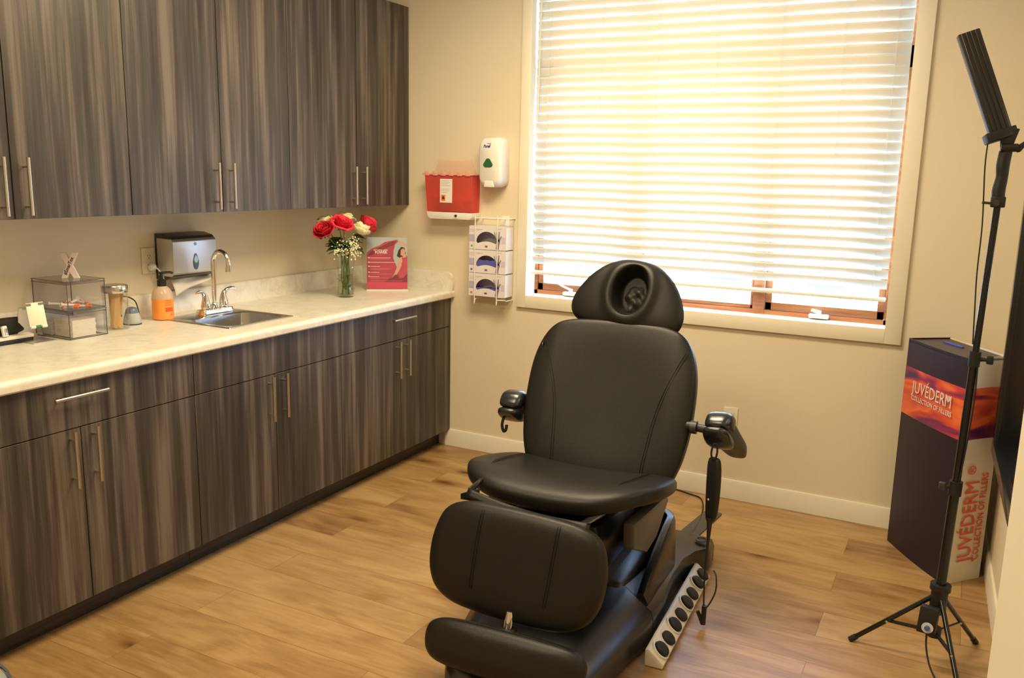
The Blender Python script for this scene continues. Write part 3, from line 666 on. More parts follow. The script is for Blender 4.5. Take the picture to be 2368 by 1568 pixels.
rose('red_rose','deep crimson rose furthest left in the vase',(.335,-.735,1.268),(.15,-.75,.75),.053,M_DRED,.55,1,'red roses in the vase',(VX-.01,VY+.018,Z0))
rose('red_rose','open coral red rose at the front centre of the bouquet',(.365,-.632,1.300),(.5,-.1,.8),.056,M_RED,1.0,2,'red roses in the vase',(VX+.012,VY+.012,Z0))
rose('red_rose','coral red rose leaning out furthest right of the bouquet',(.335,-.380,1.285),(.25,.75,.7),.052,M_RED,.6,3,'red roses in the vase',(VX-.012,VY-.018,Z0))
rose('cream_rose','cream rose tucked behind the front coral rose, upper left',(.290,-.668,1.305),(-.1,-.3,.95),.047,M_CRM,.9,4,'cream roses in the vase',(VX+.0,VY+.02,Z0))
rose('cream_rose','tallest cream rose at the back centre of the bouquet',(.290,-.520,1.318),(0,.15,.98),.052,M_CRM,1.0,5,'cream roses in the vase',(VX-.018,VY+.0,Z0))
rose('cream_rose','half-open cream rose at right centre, below the tallest one',(.375,-.490,1.262),(.30,.2,.85),.050,M_CRM,.12,6,'cream roses in the vase',(VX+.018,VY-.008,Z0))
def leaf_mb(b,base,direc,l,wd):
    d=Vector(direc).normalized(); sd_=d.cross(Vector((.2,.1,1))).normalized(); up=sd_.cross(d)
    b.grid(lambda u,v:Vector(base)+d*(l*v)+sd_*(wd*(u-.5)*2*math.sin(PI*v**.8)*1)+up*(-.25*l*v*v+.12*wd*abs(u-.5)*4),4,8)
b=MB(); rnd=random.Random(9)
cz=CT+.235
for k in range(26):
    a=rnd.uniform(0,2*PI); rr=rnd.uniform(.01,.06); z=cz+rnd.uniform(.0,.085)
    leaf_mb(b,(VX+rr*math.cos(a)*.6,VY+rr*math.sin(a),z),(math.cos(a),math.sin(a),rnd.uniform(-.45,.3)),rnd.uniform(.06,.085),rnd.uniform(.019,.026))
leaf_mb(b,(VX+.01,VY-.05,cz+.03),(.4,-1,-.45),.075,.022); leaf_mb(b,(VX+.02,VY+.05,cz+.03),(.4,1,-.5),.075,.02); leaf_mb(b,(VX+.02,VY+.06,cz+.07),(.1,1,.1),.08,.024); leaf_mb(b,(VX+.03,VY-.03,cz+.06),(.5,-.8,.0),.07,.02)
o=build(b,'foliage',M_LEAF,smooth=180); tag(o,'dark green rose leaves around the neck of the vase','leaves',kind='stuff')
b=MB()
for k in range(7):
    a=R(30+50*k); b.tube([(VX+.02*math.cos(a),VY+.02*math.sin(a),CT+.015+.01*k),(VX+.024*math.cos(a+2),VY+.02*math.sin(a+2),CT+.09),(VX+.015*math.cos(a+3),VY+.02*math.sin(a+3),CT+.22)],.002,6,3)
    leaf_mb(b,(VX+.01*math.cos(a),VY+.01*math.sin(a),CT+.03+.012*k),(math.cos(a),math.sin(a),.8),.04,.008)
o=build(b,'submerged_stems',M_STEM,smooth=180); tag(o,'tangle of green stems inside the vase water','stems',kind='stuff')
b=MB(); rnd=random.Random(3)
gc=[(VX+.055,VY+.005,cz+.018,.050,90),(VX+.03,VY-.075,cz+.028,.045,34),(VX+.045,VY-.02,cz+.05,.04,26),(VX+.03,VY-.105,cz+.005,.035,16),(VX+.02,VY+.07,cz+.07,.03,10)]
for cx,cy,cz_,sp_,n in gc:
    for k in range(n):
        p_=Vector((cx+rnd.gauss(0,.4)*sp_*.6,cy+rnd.gauss(0,.5)*sp_,cz_+rnd.gauss(0,.5)*sp_)); bmesh.ops.create_icosphere(b.bm,subdivisions=1,radius=rnd.uniform(.0034,.0054),matrix=Matrix.Translation(p_))
o=build(b,'babys_breath',mat('tiny_white_flower',(.86,.84,.62),.7),smooth=180); tag(o,"sprays of tiny cream baby's breath flowers at the front of the bouquet",'flowers',kind='stuff')

# ------------------------------------------------------------------ poster in acrylic stand
PB=Vector((.268,-.301,CT)); px=Vector((.181,.134,0)).normalized(); pn=Vector((px.y,-px.x,0)); up=(Vector((0,0,1))-pn*.06).normalized()
pst=thing('acrylic_sign','pink and crimson poster of a woman in an upright acrylic stand','sign',PB)
T=frame(PB+Vector((0,0,.010)),px,up)
W_,H_=.222,.285
b=MB(); b.box((-.002,-.010,-.012),(W_+.002,.0,.022),.002,T=T); b.box((-.001,0,-.003),(W_+.001,H_+.002,-.0012),T=T); b.box((-.001,0,.0012),(W_+.001,H_+.002,.0030),T=T)
build(b,'acrylic_holder',M_CLEAR,pst,world=True)
build(MB().box((-.002,-.0102,.0221),(W_+.002,-.002,.0226),T=T),'foot_edge',mat('foot_cream',(.85,.78,.68),.3),pst,world=True)
po=build(MB().box((0,0,-.001),(W_,H_,.001),T=T),'poster_sheet',mat('poster_sky',(.50,.55,.62),.5,var=.1,vs=12),pst,world=True)
def lay(name,poly,m,d):
    b=MB(); b.prism([(x*W_,y*H_) for x,y in poly],lambda x,y:T@Vector((x,y,.001)),lambda x,y:T@Vector((x,y,.001+d))); return build(b,name,m,po,world=True)
M_PINK=mat('poster_rose_red',(.56,.075,.13),.45,var=.25,vs=14); M_PINK2=mat('poster_hot_pink',(.66,.075,.14),.45,var=.1,vs=10); M_MAR=mat('poster_maroon',(.24,.035,.06),.45,var=.3,vs=25)
M_SKIN=mat('poster_skin',(.72,.36,.24),.5)
lay('printed_shape',[(0,.13),(0,.70),(.12,.78),(.28,.83),(.45,.91),(.72,.95),(.80,.94),(.70,.86),(.66,.74),(.65,.60),(.70,.50),(.74,.42),(.68,.30),(.55,.13)],M_PINK,.00020)
lay('printed_shape',[(.0,.63),(.12,.73),(.35,.82),(.55,.90),(.73,.94),(.66,.85),(.50,.80),(.32,.72),(.14,.66)],M_MAR,.00024)
lay('printed_shape',[(0,0),(0,.13),(1,.13),(1,0)],M_PINK2,.00022)
lay('printed_shape',[(.40,.13),(.62,.22),(.78,.34),(.86,.28),(1,.40),(1,.13)],M_MAR,.00026)
lay('printed_shape',[(.82,.62),(.92,.66),(1,.64),(1,.30),(.90,.22),(.80,.20),(.76,.30),(.86,.46)],M_PINK,.00030)
lay('printed_figure',[(.76,.95),(.90,.90),(1,.85),(1,.81),(.88,.86),(.77,.91)],M_SKIN,.00034)
lay('printed_figure',[(.80,.60),(.86,.63),(.88,.54),(.82,.42),(.74,.27),(.69,.28),(.74,.42)],M_SKIN,.00036)
lay('printed_figure',[(.74,.64),(.78,.75),(.85,.82),(.93,.80),(.96,.70),(.92,.62),(.85,.58)],mat('poster_hair',(.04,.02,.02),.5),.00032)
lay('printed_figure',[(.83,.66),(.84,.76),(.90,.79),(.95,.75),(.94,.67),(.98,.62),(.86,.60),(.89,.64)],M_SKIN,.00040)
M_PRT=mat('white_print',(.86,.78,.76),.5)
def ptxt(body,x,y,size,sx=1,b_=0): text('printed_text',body,size,T@Matrix.Translation((x*W_,y*H_,.0013)),M_PRT,po,sx=sx,depth=.0001,bold=b_)
ptxt('RETHINK SKIN',.17,.735,.0125,.95,.0002); ptxt('POWER',.20,.685,.019,1.0,.0006)
for yy,ln in ((.60,.50),(.515,.62),(.435,.24),(.32,.22),(.24,.22)):
    b=MB(); b.prism([(.035,yy-.008),(.07,yy-.008),(.07,yy+.014),(.035,yy+.014)],lambda x,y:T@Vector((x*W_,y*H_,.001)),lambda x,y:T@Vector((x*W_,y*H_,.0014)))
    b.prism([(.085,yy-.004),(.085+ln,yy-.004),(.085+ln,yy+.004),(.085,yy+.004)],lambda x,y:T@Vector((x*W_,y*H_,.001)),lambda x,y:T@Vector((x*W_,y*H_,.0014)))
    build(b,'printed_line',M_PRT,po,world=True)
M_PRT2=mat('pink_print',(.72,.30,.34),.5)
for yy,ln in ((.575,.46),(.395,.50),(.375,.44),(.285,.52),(.21,.45),(.155,.8)):
    b=MB(); b.prism([(.085,yy-.002),(.085+ln,yy-.002),(.085+ln,yy+.003),(.085,yy+.003)],lambda x,y:T@Vector((x*W_,y*H_,.001)),lambda x,y:T@Vector((x*W_,y*H_,.00138))); build(b,'printed_line',M_PRT2,po,world=True)

# ------------------------------------------------------------------ wall items: sharps, sanitizer, gloves
sh=thing('sharps_container','red translucent sharps container on a white wall bracket','sharps container',(.655,0,1.33))
M_REDT=thin_glass('red_translucent',(.95,.10,.09),.3,.1)
def red_tr():
    m=bpy.data.materials.new('red_translucent_plastic'); m.use_nodes=True; nt=m.node_tree; p=nt.nodes['Principled BSDF']; p.inputs['Base Color'].default_value=(.88,.15,.11,1); p.inputs['Roughness'].default_value=.3
    t=nt.nodes.new('ShaderNodeBsdfTransparent'); t.inputs[0].default_value=(.98,.34,.27,1); mx=nt.nodes.new('ShaderNodeMixShader'); mx.inputs[0].default_value=.55
    nt.links.new(p.outputs[0],mx.inputs[1]); nt.links.new(t.outputs[0],mx.inputs[2]); nt.links.new(mx.outputs[0],nt.nodes['Material Output'].inputs[0]); return m
RT=red_tr(); yF=-.095
b=MB(); 
def sbox(x0,x1,z0,X0,X1,z1,ya,yb,t=.003):
    b.prism([(x0,z0),(x1,z0),(X1,z1),(X0,z1)],lambda x,z:(x,ya,z),lambda x,z:(x,yb,z),.004)
sbox(.527,.812,1.357,.510,.814,1.553,yF,-.012)
build(b,'bin',RT,sh,world=True)
b=MB(); b.box((.500,yF-.006,1.553),(.820,-.008,1.562),.003)
for k in range(6): b.box((.515+k*.052,yF-.008,1.549),(.545+k*.052,yF-.003,1.574),.002)
M_PKC=mat('pale_pink_clear',(.88,.45,.36),.3,alpha=.75); build(b,'lid',M_PKC,sh,world=True)
b=MB(); b.prism([(.530,1.562),(.795,1.562),(.765,1.640),(.560,1.640)],lambda x,z:(x,-.030,z),lambda x,z:(x,-.012,z),.003); build(b,'flap',mat('pink_clear_flap',(.9,.60,.46),.2,alpha=.16),sh,world=True)
b=MB(); b.prism([(.525,1.354),(.815,1.354),(.812,1.330),(.800,1.318),(.548,1.316),(.532,1.326)],lambda x,z:(x,yF-.003,z),lambda x,z:(x,-.001,z),.003); br=build(b,'bracket',M_WHITE,sh,world=True)
b=MB(); b.box((.700,yF-.0065,1.322),(.728,yF-.002,1.350),.003); lk=build(b,'lock_plate',M_WHITE,br,world=True)
build(MB().cyl((.717,yF-.0065,1.337),(.717,yF-.0095,1.337),.0075,seg=16),'keyhole',M_GREYM,lk,world=True)
b=MB(); b.box((.612,yF-.0035,1.405),(.690,yF-.0005,1.533),.001,1); lb=build(b,'warning_label',M_WHITE2,sh,world=True)
b=MB(); b.box((.622,yF-.0045,1.415),(.647,yF-.003,1.447)); ob=build(b,'orange_square',mat('warning_orange',(.85,.16,.02),.5),lb,world=True)
b=MB()
for a in (90,210,330): b.cyl((.6345+.005*math.cos(R(a)),yF-.0046,1.431+.005*math.sin(R(a))),(.6345+.005*math.cos(R(a)),yF-.0052,1.431+.005*math.sin(R(a))),.0042,seg=10)
build(b,'biohazard_mark',M_BLACK,ob,world=True)
b=MB()
for k in range(7): b.box((.620,yF-.0042,1.522-k*.0085-(0.01 if k>3 else 0)),(.620+[.05,.055,.045,.058,.05,.055,.04][k],yF-.0034,1.5235-k*.0085-(0.01 if k>3 else 0)))
build(b,'label_line',mat('grey_print',(.42,.38,.34),.6),lb,world=True)
b=MB(); rnd=random.Random(11)
for k in range(26):
    x=rnd.uniform(.56,.79); z=rnd.uniform(1.366,1.42); a=rnd.uniform(-.8,.8); l=rnd.uniform(.015,.03); y=rnd.uniform(-.075,-.035)
    b.cyl((x-l*math.cos(a),y,max(1.363,z-l*math.sin(a))),(x+l*math.cos(a),y-.01,max(1.363,z+l*math.sin(a))),.005,seg=8)
o=build(b,'used_sharps',mat('dark_used_sharps',(.18,.10,.08),.5)); tag(o,'jumble of dark used syringes inside the red container','syringes',kind='stuff')

sn=thing('sanitizer_dispenser','white wall hand sanitizer dispenser with green drop above the glove boxes','sanitizer dispenser',(.918,0,1.5))
b=MB(); fr_=[(-.066,.036),(-.058,.010),(-.036,.0),(.036,.0),(.058,.010),(.068,.036),(.067,.21),(.060,.238),(.040,.250),(-.040,.250),(-.060,.238),(-.067,.21)]
def san(x,y): return x
O_=[(x,z) for x,z in fr_]
def ring(sc,y,zs=1): return [Vector((x*sc,y,.125+(z-.125)*sc*zs)) for x,z in O_]
rg=[ring(1.0,-.001),ring(1.04,-.02),ring(1.04,-.05),ring(1.0,-.078),ring(.93,-.094),ring(.80,-.103)]
V_=[[b.bm.verts.new(v) for v in r_] for r_ in rg]
for a_,c_ in zip(V_,V_[1:]):
    for k in range(len(a_)): b.bm.faces.new((a_[k],a_[(k+1)%len(a_)],c_[(k+1)%len(a_)],c_[k]))
b.bm.faces.new(V_[-1]); b.bm.faces.new(V_[0][::-1]); bo=build(b,'housing',M_WHITE,sn,smooth=60)
b=MB(); tri=[]
for i in range(24):
    a=2*PI*i/24; rr=.027*(1+.16*math.cos(3*(a-PI/2))); tri.append((rr*math.cos(a),.118+rr*math.sin(a)*.85))
b.prism(tri,lambda x,z:(x-.006,-.1028,z),lambda x,z:((x)*.9-.006,-.1052,z)); build(b,'green_drop',mat('deep_green',(.03,.13,.06),.2),sn)
b=MB(); b.box((-.040,-.1045,.192),(.028,-.1028,.222),.002); 
text('logo','Purell',.022,Matrix.Translation((-.034,-.1036,.200))@Matrix.Rotation(PI/2,4,'X'),mat('logo_blue',(.03,.04,.36),.5),sn,sx=.78,sh=.35,world=False,bold=.0007)
build(MB().box((-.012,-.1032,.219),(.012,-.1036+.0002,.2225)),'logo_red',mat('logo_redm',(.6,.02,.05),.5),sn)
build(MB().prism([(-.030,.0),(.030,.0),(.024,.034),(-.024,.034)],lambda x,z:(x,-.090,z-.004),lambda x,z:(x,-.104,z-.004),.003),'nozzle_cover',M_WHITE,sn)
build(MB().box((-.030,-.050,.2515),(.030,-.025,.2565),.002),'latch',mat('latch_grey',(.50,.48,.42),.5),sn)

gr=thing('glove_rack','white wire rack holding three glove boxes beside the window','rack',(.91,0,.9))
b=MB()
for x in (.838,.975): 
    b.tube([(x,-.006,1.33),(x,-.094,1.33),(x,-.099,1.32),(x,-.099,.900),(x,-.090,.893),(x,-.006,.893)],.0028,8,2)
b.tube([(.838,-.094,1.331),(1.025,-.094,1.331),(1.029,-.08,1.331),(1.029,-.004,1.331)],.0028,8,2); b.tube([(.838,-.005,1.331),(1.029,-.005,1.331)],.0028,8,1)
b.tube([(1.024,-.085,.897),(.975,-.099,.897)],.0028,8,1); b.tube([(1.026,-.006,.893),(1.026,-.085,.893)],.0028,8,1)
build(b,'wire_frame',mat('white_wire',(.85,.80,.70),.35),gr,world=True)
build(MB().box((.945,-.004,1.288),(.995,-.0005,1.345),.002),'mounting_plate',M_WHITE,gr,world=True)
M_GBOX=mat('lilac_white_card',(.78,.73,.76),.55,var=.02); M_LIL=mat('lilac_print',(.46,.42,.66),.6,var=.15,vs=80); M_HAND=mat('printed_hand_grey',(.24,.24,.36),.6,var=.2,vs=60); M_GLV=mat('blue_nitrile',(.10,.10,.45),.45,var=.2,vs=60,bump=.3,bs=60)
def glovebox(z,label,sq,fill,seed):
    h=.1245; x0,x1,yf,yb=.797,1.022,-.090,-.008
    g=thing('glove_box',label,'glove box',((x0+x1)/2,(yf+yb)/2,z),0,'glove boxes in the white wire rack')
    # front panel with an oval-topped opening
    cx=.905; ex,ez=.064,.054; zc=z+.042
    op=[]
    for i in range(17): a=PI*i/16; op.append((cx+ex*math.cos(a),zc+ez*math.sin(a)))
    for i in range(1,16): t=i/16; op.append((cx-ex+2*ex*t,zc-.012+.014*math.sin(PI*t)+ (.012 if 0 else 0)))
    # outer frame matched vertex-wise
    n=len(op); outp=[]
    for (x,zz) in op:
        dx,dz=x-cx,zz-(z+h/2); L_=1e9
        if dx>1e-9: L_=min(L_,(x1-cx)/dx)
        if dx<-1e-9: L_=min(L_,(x0-cx)/dx)
        if dz>1e-9: L_=min(L_,(h/2)/dz)
        if dz<-1e-9: L_=min(L_,(-h/2)/dz)
        outp.append((cx+dx*L_,z+h/2+dz*L_))
    b=MB(); O1=[b.bm.verts.new((x,yf,zz)) for x,zz in outp]; I1=[b.bm.verts.new((x,yf,zz)) for x,zz in op]; I2=[b.bm.verts.new((x,yf+.002,zz)) for x,zz in op]
    for k in range(n): b.bm.faces.new((O1[k],O1[(k+1)%n],I1[(k+1)%n],I1[k])); b.bm.faces.new((I1[k],I1[(k+1)%n],I2[(k+1)%n],I2[k]))
    # fill box corners
    cor=[(x1,z+h),(x0,z+h),(x0,z),(x1,z)]
    for c in cor:
        best=[k for k in range(n) if abs(outp[k][0]-c[0])<1e-6 and abs(outp[(k+1)%n][1]-c[1])<1e-6 or abs(outp[k][1]-c[1])<1e-6 and abs(outp[(k+1)%n][0]-c[0])<1e-6]
        for k in best[:1]:
            if (Vector(outp[k])-Vector(c)).length>1e-5 and (Vector(outp[(k+1)%n])-Vector(c)).length>1e-5:
                b.bm.faces.new((O1[(k+1)%n],O1[k],b.bm.verts.new((c[0],yf,c[1]))))
    b.box((x0,yf+.0005,z),(x0+.001,yb,z+h)).box((x1-.001,yf+.0005,z),(x1,yb,z+h)).box((x0,yf+.0005,z),(x1,yb,z+.001)).box((x0,yf+.0005,z+h-.001),(x1,yb,z+h)).box((x0,yb-.001,z),(x1,yb,z+h))
    bo=build(b,'carton',M_GBOX,g,world=True,smooth=20)
    b=MB(); b.box((x0+.001,yf-.0006,z+.040),(x0+.033,yf-.0001,z+.078)); build(b,'printed_panel',M_LIL,bo,world=True)
    b=MB(); b.box((x0+.010,yf-.0008,z+.012),(x0+.022,yf-.0001,z+.022)); build(b,'size_mark',mat('mark_'+sq,{'green':(.10,.42,.20),'blue':(.08,.16,.50),'red':(.72,.14,.12)}[sq],.6),bo,world=True)
    b=MB(); b.box((x0+.004,yf-.0007,z+.104),(x0+.028,yf-.0001,z+.106)).box((x0+.004,yf-.0007,z+.094),(x0+.030,yf-.0001,z+.096)).box((x0+.042,yf-.0007,z+.106),(x0+.085,yf-.0001,z+.108)).box((x0+.048,yf-.0007,z+.101),(x0+.062,yf-.0001,z+.1025)).box((x1-.055,yf-.0007,z+.112),(x1-.025,yf-.0001,z+.1145)); build(b,'printed_line',mat('mauve_print',(.45,.38,.48),.6),bo,world=True)
    b=MB(); b.box((cx-.010,yf-.0007,z+.012),(cx+.006,yf-.0001,z+.022),.0); build(b,'logo',mat('dark_print',(.18,.14,.14),.6),bo,world=True)
    # printed hand on the right third
    b=MB(); hx=x1-.040; hz=z+.004
    def strip(pts,w0,w1):
        n_=len(pts); L1=[];L2=[]
        for i,(x,zz) in enumerate(pts):
            w_=w0+(w1-w0)*i/(n_-1); d=Vector(pts[min(i+1,n_-1)])-Vector(pts[max(i-1,0)]); d.normalize(); L1.append((x-d.y*w_,yf-.0009,zz+d.x*w_)); L2.append((x+d.y*w_,yf-.0009,zz-d.x*w_))
        b.poly(L1+L2[::-1])
    strip([(hx-.012,hz),(hx-.008,hz+.025),(hx-.002,hz+.045)],.009,.009)
    strip([(hx-.003,hz+.043),(hx+.006,hz+.060),(hx+.013,hz+.072)],.006,.003)
    strip([(hx-.004,hz+.045),(hx-.002,hz+.075),(hx+.000,hz+.096)],.0045,.003)
    strip([(hx-.009,hz+.045),(hx-.014,hz+.075),(hx-.015,hz+.092)],.004,.0028)
    strip([(hx-.008,hz+.040),(hx-.024,hz+.070),(hx-.030,hz+.092)],.0035,.0025)
    build(b,'printed_hand',M_HAND,bo,world=True,smooth=20)
    build(MB().box((x1-.026,yf-.0006,z+.036),(x1-.004,yf-.0001,z+.070)),'printed_panel',mat('lilac_pale_print',(.62,.56,.70),.6),bo,world=True)
    build(MB().box((x1+.0001,yf+.004,z+.002),(x1+.0008,yb,z+h-.002)),'white_side',mat('bright_white_card',(.85,.84,.88),.5),bo,world=True)
    # gloves
    b=MB(); top=zc+fill; rnd=random.Random(seed)
    def gl(u,v):
        x=x0+.01+(x1-x0-.02)*u; y=yf+.006+(.065)*v
        zz=top-.006*v+.007*noise.noise(Vector((x*45,y*45,seed)))+.004*noise.noise(Vector((x*110,y*90,seed+3))); return (x,y,min(zz,z+h-.006))
    b.grid(gl,40,10); b.grid(lambda u,v:(x0+.01+(x1-x0-.02)*u,yf+.006,z+.003+(gl(u,0)[2]-z-.003)*v),40,3)
    o=build(b,'gloves',M_GLV,smooth=180); tag(o,'crumpled blue gloves showing in the '+label.split(' glove')[0]+' glove box','gloves',kind='stuff')
glovebox(1.164,'topmost glove box with a green mark, nearly empty opening','green',-.008,1)
glovebox(1.037,'middle glove box with a blue mark, opening full of gloves','blue',.026,2)
glovebox(.910,'lowest glove box with a red mark, half-full opening','red',.003,3)

# ------------------------------------------------------------------ treatment chair
CH=(2.06,-1.45,0); CR=.055
ch=thing('treatment_chair','large black upholstered treatment chair with face-cradle headrest','chair',CH,CR)
CHM=Matrix.Translation(CH)@Matrix.Rotation(CR,4,'Z')
def cpart(mb,name,m,parent=None,smooth=40): return build(mb,name,m,parent or ch,smooth=smooth)
def seam_tube(b,pts,fn,r=.0011,off=0):
    b.tube([fn(x,y) for x,y in pts],r,6,5)
# backrest
aB=.38; TB=frame((0,.2,.50),(1,0,0),(0,math.sin(aB),math.cos(aB)))   # local z -> towards the front
def sym(P): return [(x,y) for x,y in P]+[(-x,y) for x,y in P[::-1]]
Bc=[(.13,-.055),(.255,-.045),(.300,.03),(.322,.14),(.328,.26),(.322,.37),(.300,.455),(.262,.515),(.205,.545),(.10,.556)]
Bc=[(x,y) for x,y in Bc]+[(-x,y) for x,y in Bc[::-1]]
def hB(x,y,s_): return -.020*max(0,1-(x/.24)**2)*max(0,1-((y-.28)/.30)**2)*1.0
cpart(MB().cushion(Bc,.045,.045,TB,n=5,rings=22,seg=140,hf=hB),'backrest',M_LEATHER,smooth=180)
def surfB(x,y):
    # height of the front surface of the cushion at (x,y) approx
    return TB@Vector((x,y,.0455+hB(x,y,0)))
for sg in (-1,1):
    b=MB()
    for d in (0,.009):
        L_=[(sg*(.285-d),.455),(sg*(.262-d),.40),(sg*(.225-d),.30),(sg*(.200-d),.20),(sg*(.188-d),.10),(sg*(.180-d),.02),(sg*(.178-d),-.02)]
        out=[]
        for x,y in L_:
            e=abs(x)/.32; h=.045*max(0,1-min(1,e*1.02)**5*.9)**.2 if e>.7 else .045
            out.append(TB@Vector((x,y,h+hB(x,y,0)+.0005)))
        b.tube(out,.0013,6,6)
    cpart(b,'stitching',M_STITCH)
T=TB@Matrix.Translation((-.292,.432,.031))@Matrix.Rotation(R(-42),4,'Y')@Matrix.Rotation(R(-18),4,'Z')
tg=cpart(MB().box((-.010,-.020,-.001),(.010,.020,.001),T=T),'fabric_tag',M_BLACK)
text('tag_lettering','DIR',.013,T@Matrix.Translation((.004,-.013,.0012))@Matrix.Rotation(PI/2,4,'Z'),M_WHITE,tg,sx=1,depth=.0001,world=False)
cpart(MB().box((-.20,.0,-.075),(.20,.45,-.045),.012,T=TB),'back_shell',M_PLASTIC)
# headrest
aH=.40; TH=frame((.005,.425,1.025),(math.cos(R(-4)),0,math.sin(R(-4))),(0,math.sin(aH),math.cos(aH)))
TH=frame((.008,.42,1.02),(1,0,0),(0,math.sin(aH),math.cos(aH)))@Matrix.Rotation(R(-6),4,'Z')
Hc=[(.10,-.042),(.175,-.030),(.214,.000),(.224,.045),(.208,.100),(.168,.165),(.110,.215),(.045,.240),(-.045,.240),(-.110,.215),(-.168,.165),(-.208,.100),(-.224,.045),(-.214,.000),(-.175,-.030),(-.10,-.042)]
def hH(x,y,s_):
    d=math.hypot((x-.006)/.064,(y-.115)/.092)
    t=max(0,min(1,(1.15-d)/.42)); t=t*t*(3-2*t)
    rim=.010*math.exp(-((d-1.35)/.30)**2)*(1-s_**6)
    return -.078*t+rim
cpart(MB().cushion(Hc,.050,.062,TH,n=2.8,rings=70,seg=160,hf=hH,cen=(0,.118)),'headrest',M_LEATHER,smooth=180)
b=MB()
def lin(u,v):
    a=u*2*PI; rr=v; x=.014+rr*.050*math.cos(a); y=.092+rr*.070*math.sin(a)
    h=-.020+.010*(1-rr*rr)+.022*noise.noise(Vector((x*42,y*34,2)))*(1-rr*rr)+.004*math.sin(y*150+x*70)*(1-rr*rr)
    return TH@Vector((x,y,h-.012*rr))
b.grid(lin,40,14); cpart(b,'face_hole_lining',mat('grey_black_cloth',(.022,.021,.019),.55,var=.1),smooth=180)
b=MB(); pts=[TH@Vector((x*1.002,y,.004)) for x,y in catmull(Hc,64)]; pts.append(pts[0]); b.tube(pts,.0022,6,1); cpart(b,'headrest_piping',M_STITCH)
cpart(MB().box((-.035,.50,.98),(.035,.54,1.10),.006).box((-.05,.47,.80),(.05,.53,.99),.006),'headrest_mount',M_GREYM)
# seat
TS=frame((-.018,0,.490),(1,0,0),(0,1,0))
Sc=[(.10,-.348),(.20,-.328),(.280,-.272),(.330,-.175),(.343,-.04),(.334,.12),(.30,.215),(.15,.24)]
Sc=Sc+[(-x,y) for x,y in Sc[::-1]]
def wS(x,y,z): return (x,y,z+.030*(abs(x)/.33)**2.2-.22*y-.030*max(0,(-y-.20)/.15)**1.6)
cpart(MB().cushion(Sc,.056,.036,TS,n=3.6,rings=22,seg=144,warp=wS),'seat',M_LEATHER,smooth=180)
for sg in (-1,1):
    b=MB()
    for d in (0,.008):
        out=[]
        for y,x,h in ((.10,.245,.053),(0,.243,.0535),(-.12,.238,.052),(-.20,.228,.048),(-.27,.214,.039),(-.300,.206,.027),(-.313,.200,.010)):
            out.append(TS@Vector(wS(sg*(x-d),y,h+.002)))
        b.tube(out,.0013,6,6)
    cpart(b,'stitching',M_STITCH)
# strap between seat and leg pad
b=MB()
b.grid(lambda u,v:(-.235+.425*u,-.398-.022*u-.014*math.sin(u*PI)-.020*v,.572-.030*u-.010*math.sin(PI*u)-.020*v),24,3)
b.grid(lambda u,v:(-.235+.012*u,-.398+.085*v,.572+.008*v-.024*u*(1-v)),3,4)
b.grid(lambda u,v:(-.262+.065*u,-.400+.004*u,.548+.030*u*(1-v)-.018*v),4,4)
b.grid(lambda u,v:(.190-.055*u+.030*v,-.424+.004*u+.050*v,.545-.022*u+.016*v),4,4)
o=cpart(b,'connecting_strap',M_LEATHER2,smooth=60); sd=o.modifiers.new('t','SOLIDIFY'); sd.thickness=.003
# leg pad
aL=-.20; TL=frame((-.020,-.455,.492),(1,0,0),(0,.30,.954))@Matrix.Rotation(R(-1.8),4,'Z')
Lc=[(.10,.060),(.200,.050),(.258,.018),(.284,-.045),(.290,-.115),(.279,-.18),(.245,-.232),(.175,-.263),(.06,-.272)]
Lc=Lc+[(-x,y) for x,y in Lc[::-1]]
cpart(MB().cushion(Lc,.050,.045,TL,n=4,rings=22,seg=144),'leg_pad',M_LEATHER,smooth=180)
for x0 in (-.125,.128):
    b=MB()
    for d in (0,.008):
        out=[]
        for y,h in ((.052,.018),(.045,.034),(.03,.044),(0,.0495),(-.06,.0508),(-.14,.0508),(-.20,.0508)): out.append(TL@Vector((x0+d-.02*(y<-.1)*((-y-.1)/.2)*(1 if x0<0 else -1)*-1*.5,y,h)))
        b.tube(out,.0013,6,5)
    cpart(b,'stitching',M_STITCH)
# foot bar with chrome post
fb=MB(); TF=frame((.012,-.64,.195),(1,0,.0),(0,.42,.907))
Fc=[(.10,.056),(.20,.050),(.245,.030),(.258,-.005),(.245,-.052),(.20,-.078),(.10,-.086)]
Fc=Fc+[(-x,y) for x,y in Fc[::-1]]
cpart(fb.cushion(Fc,.050,.050,TF,n=2.8,rings=14,seg=112),'foot_bar',M_LEATHER,smooth=180)
b=MB(); pts=[TF@Vector((x*.93,y*.98,.020)) for x,y in catmull(Fc,64)]; pts.append(pts[0]); b.tube(pts,.0012,6,1); cpart(b,'stitching',M_STITCH)
cpart(MB().cyl((-.005,-.560,.275),(-.005,-.578,.225),.013,seg=20),'foot_bar_post',M_CHROME)
cpart(MB().box((-.030,-.600,.216),(.020,-.560,.230),.003).box((-.024,-.60,.19),(.014,-.565,.218),.003),'post_clamp',M_BLACK)
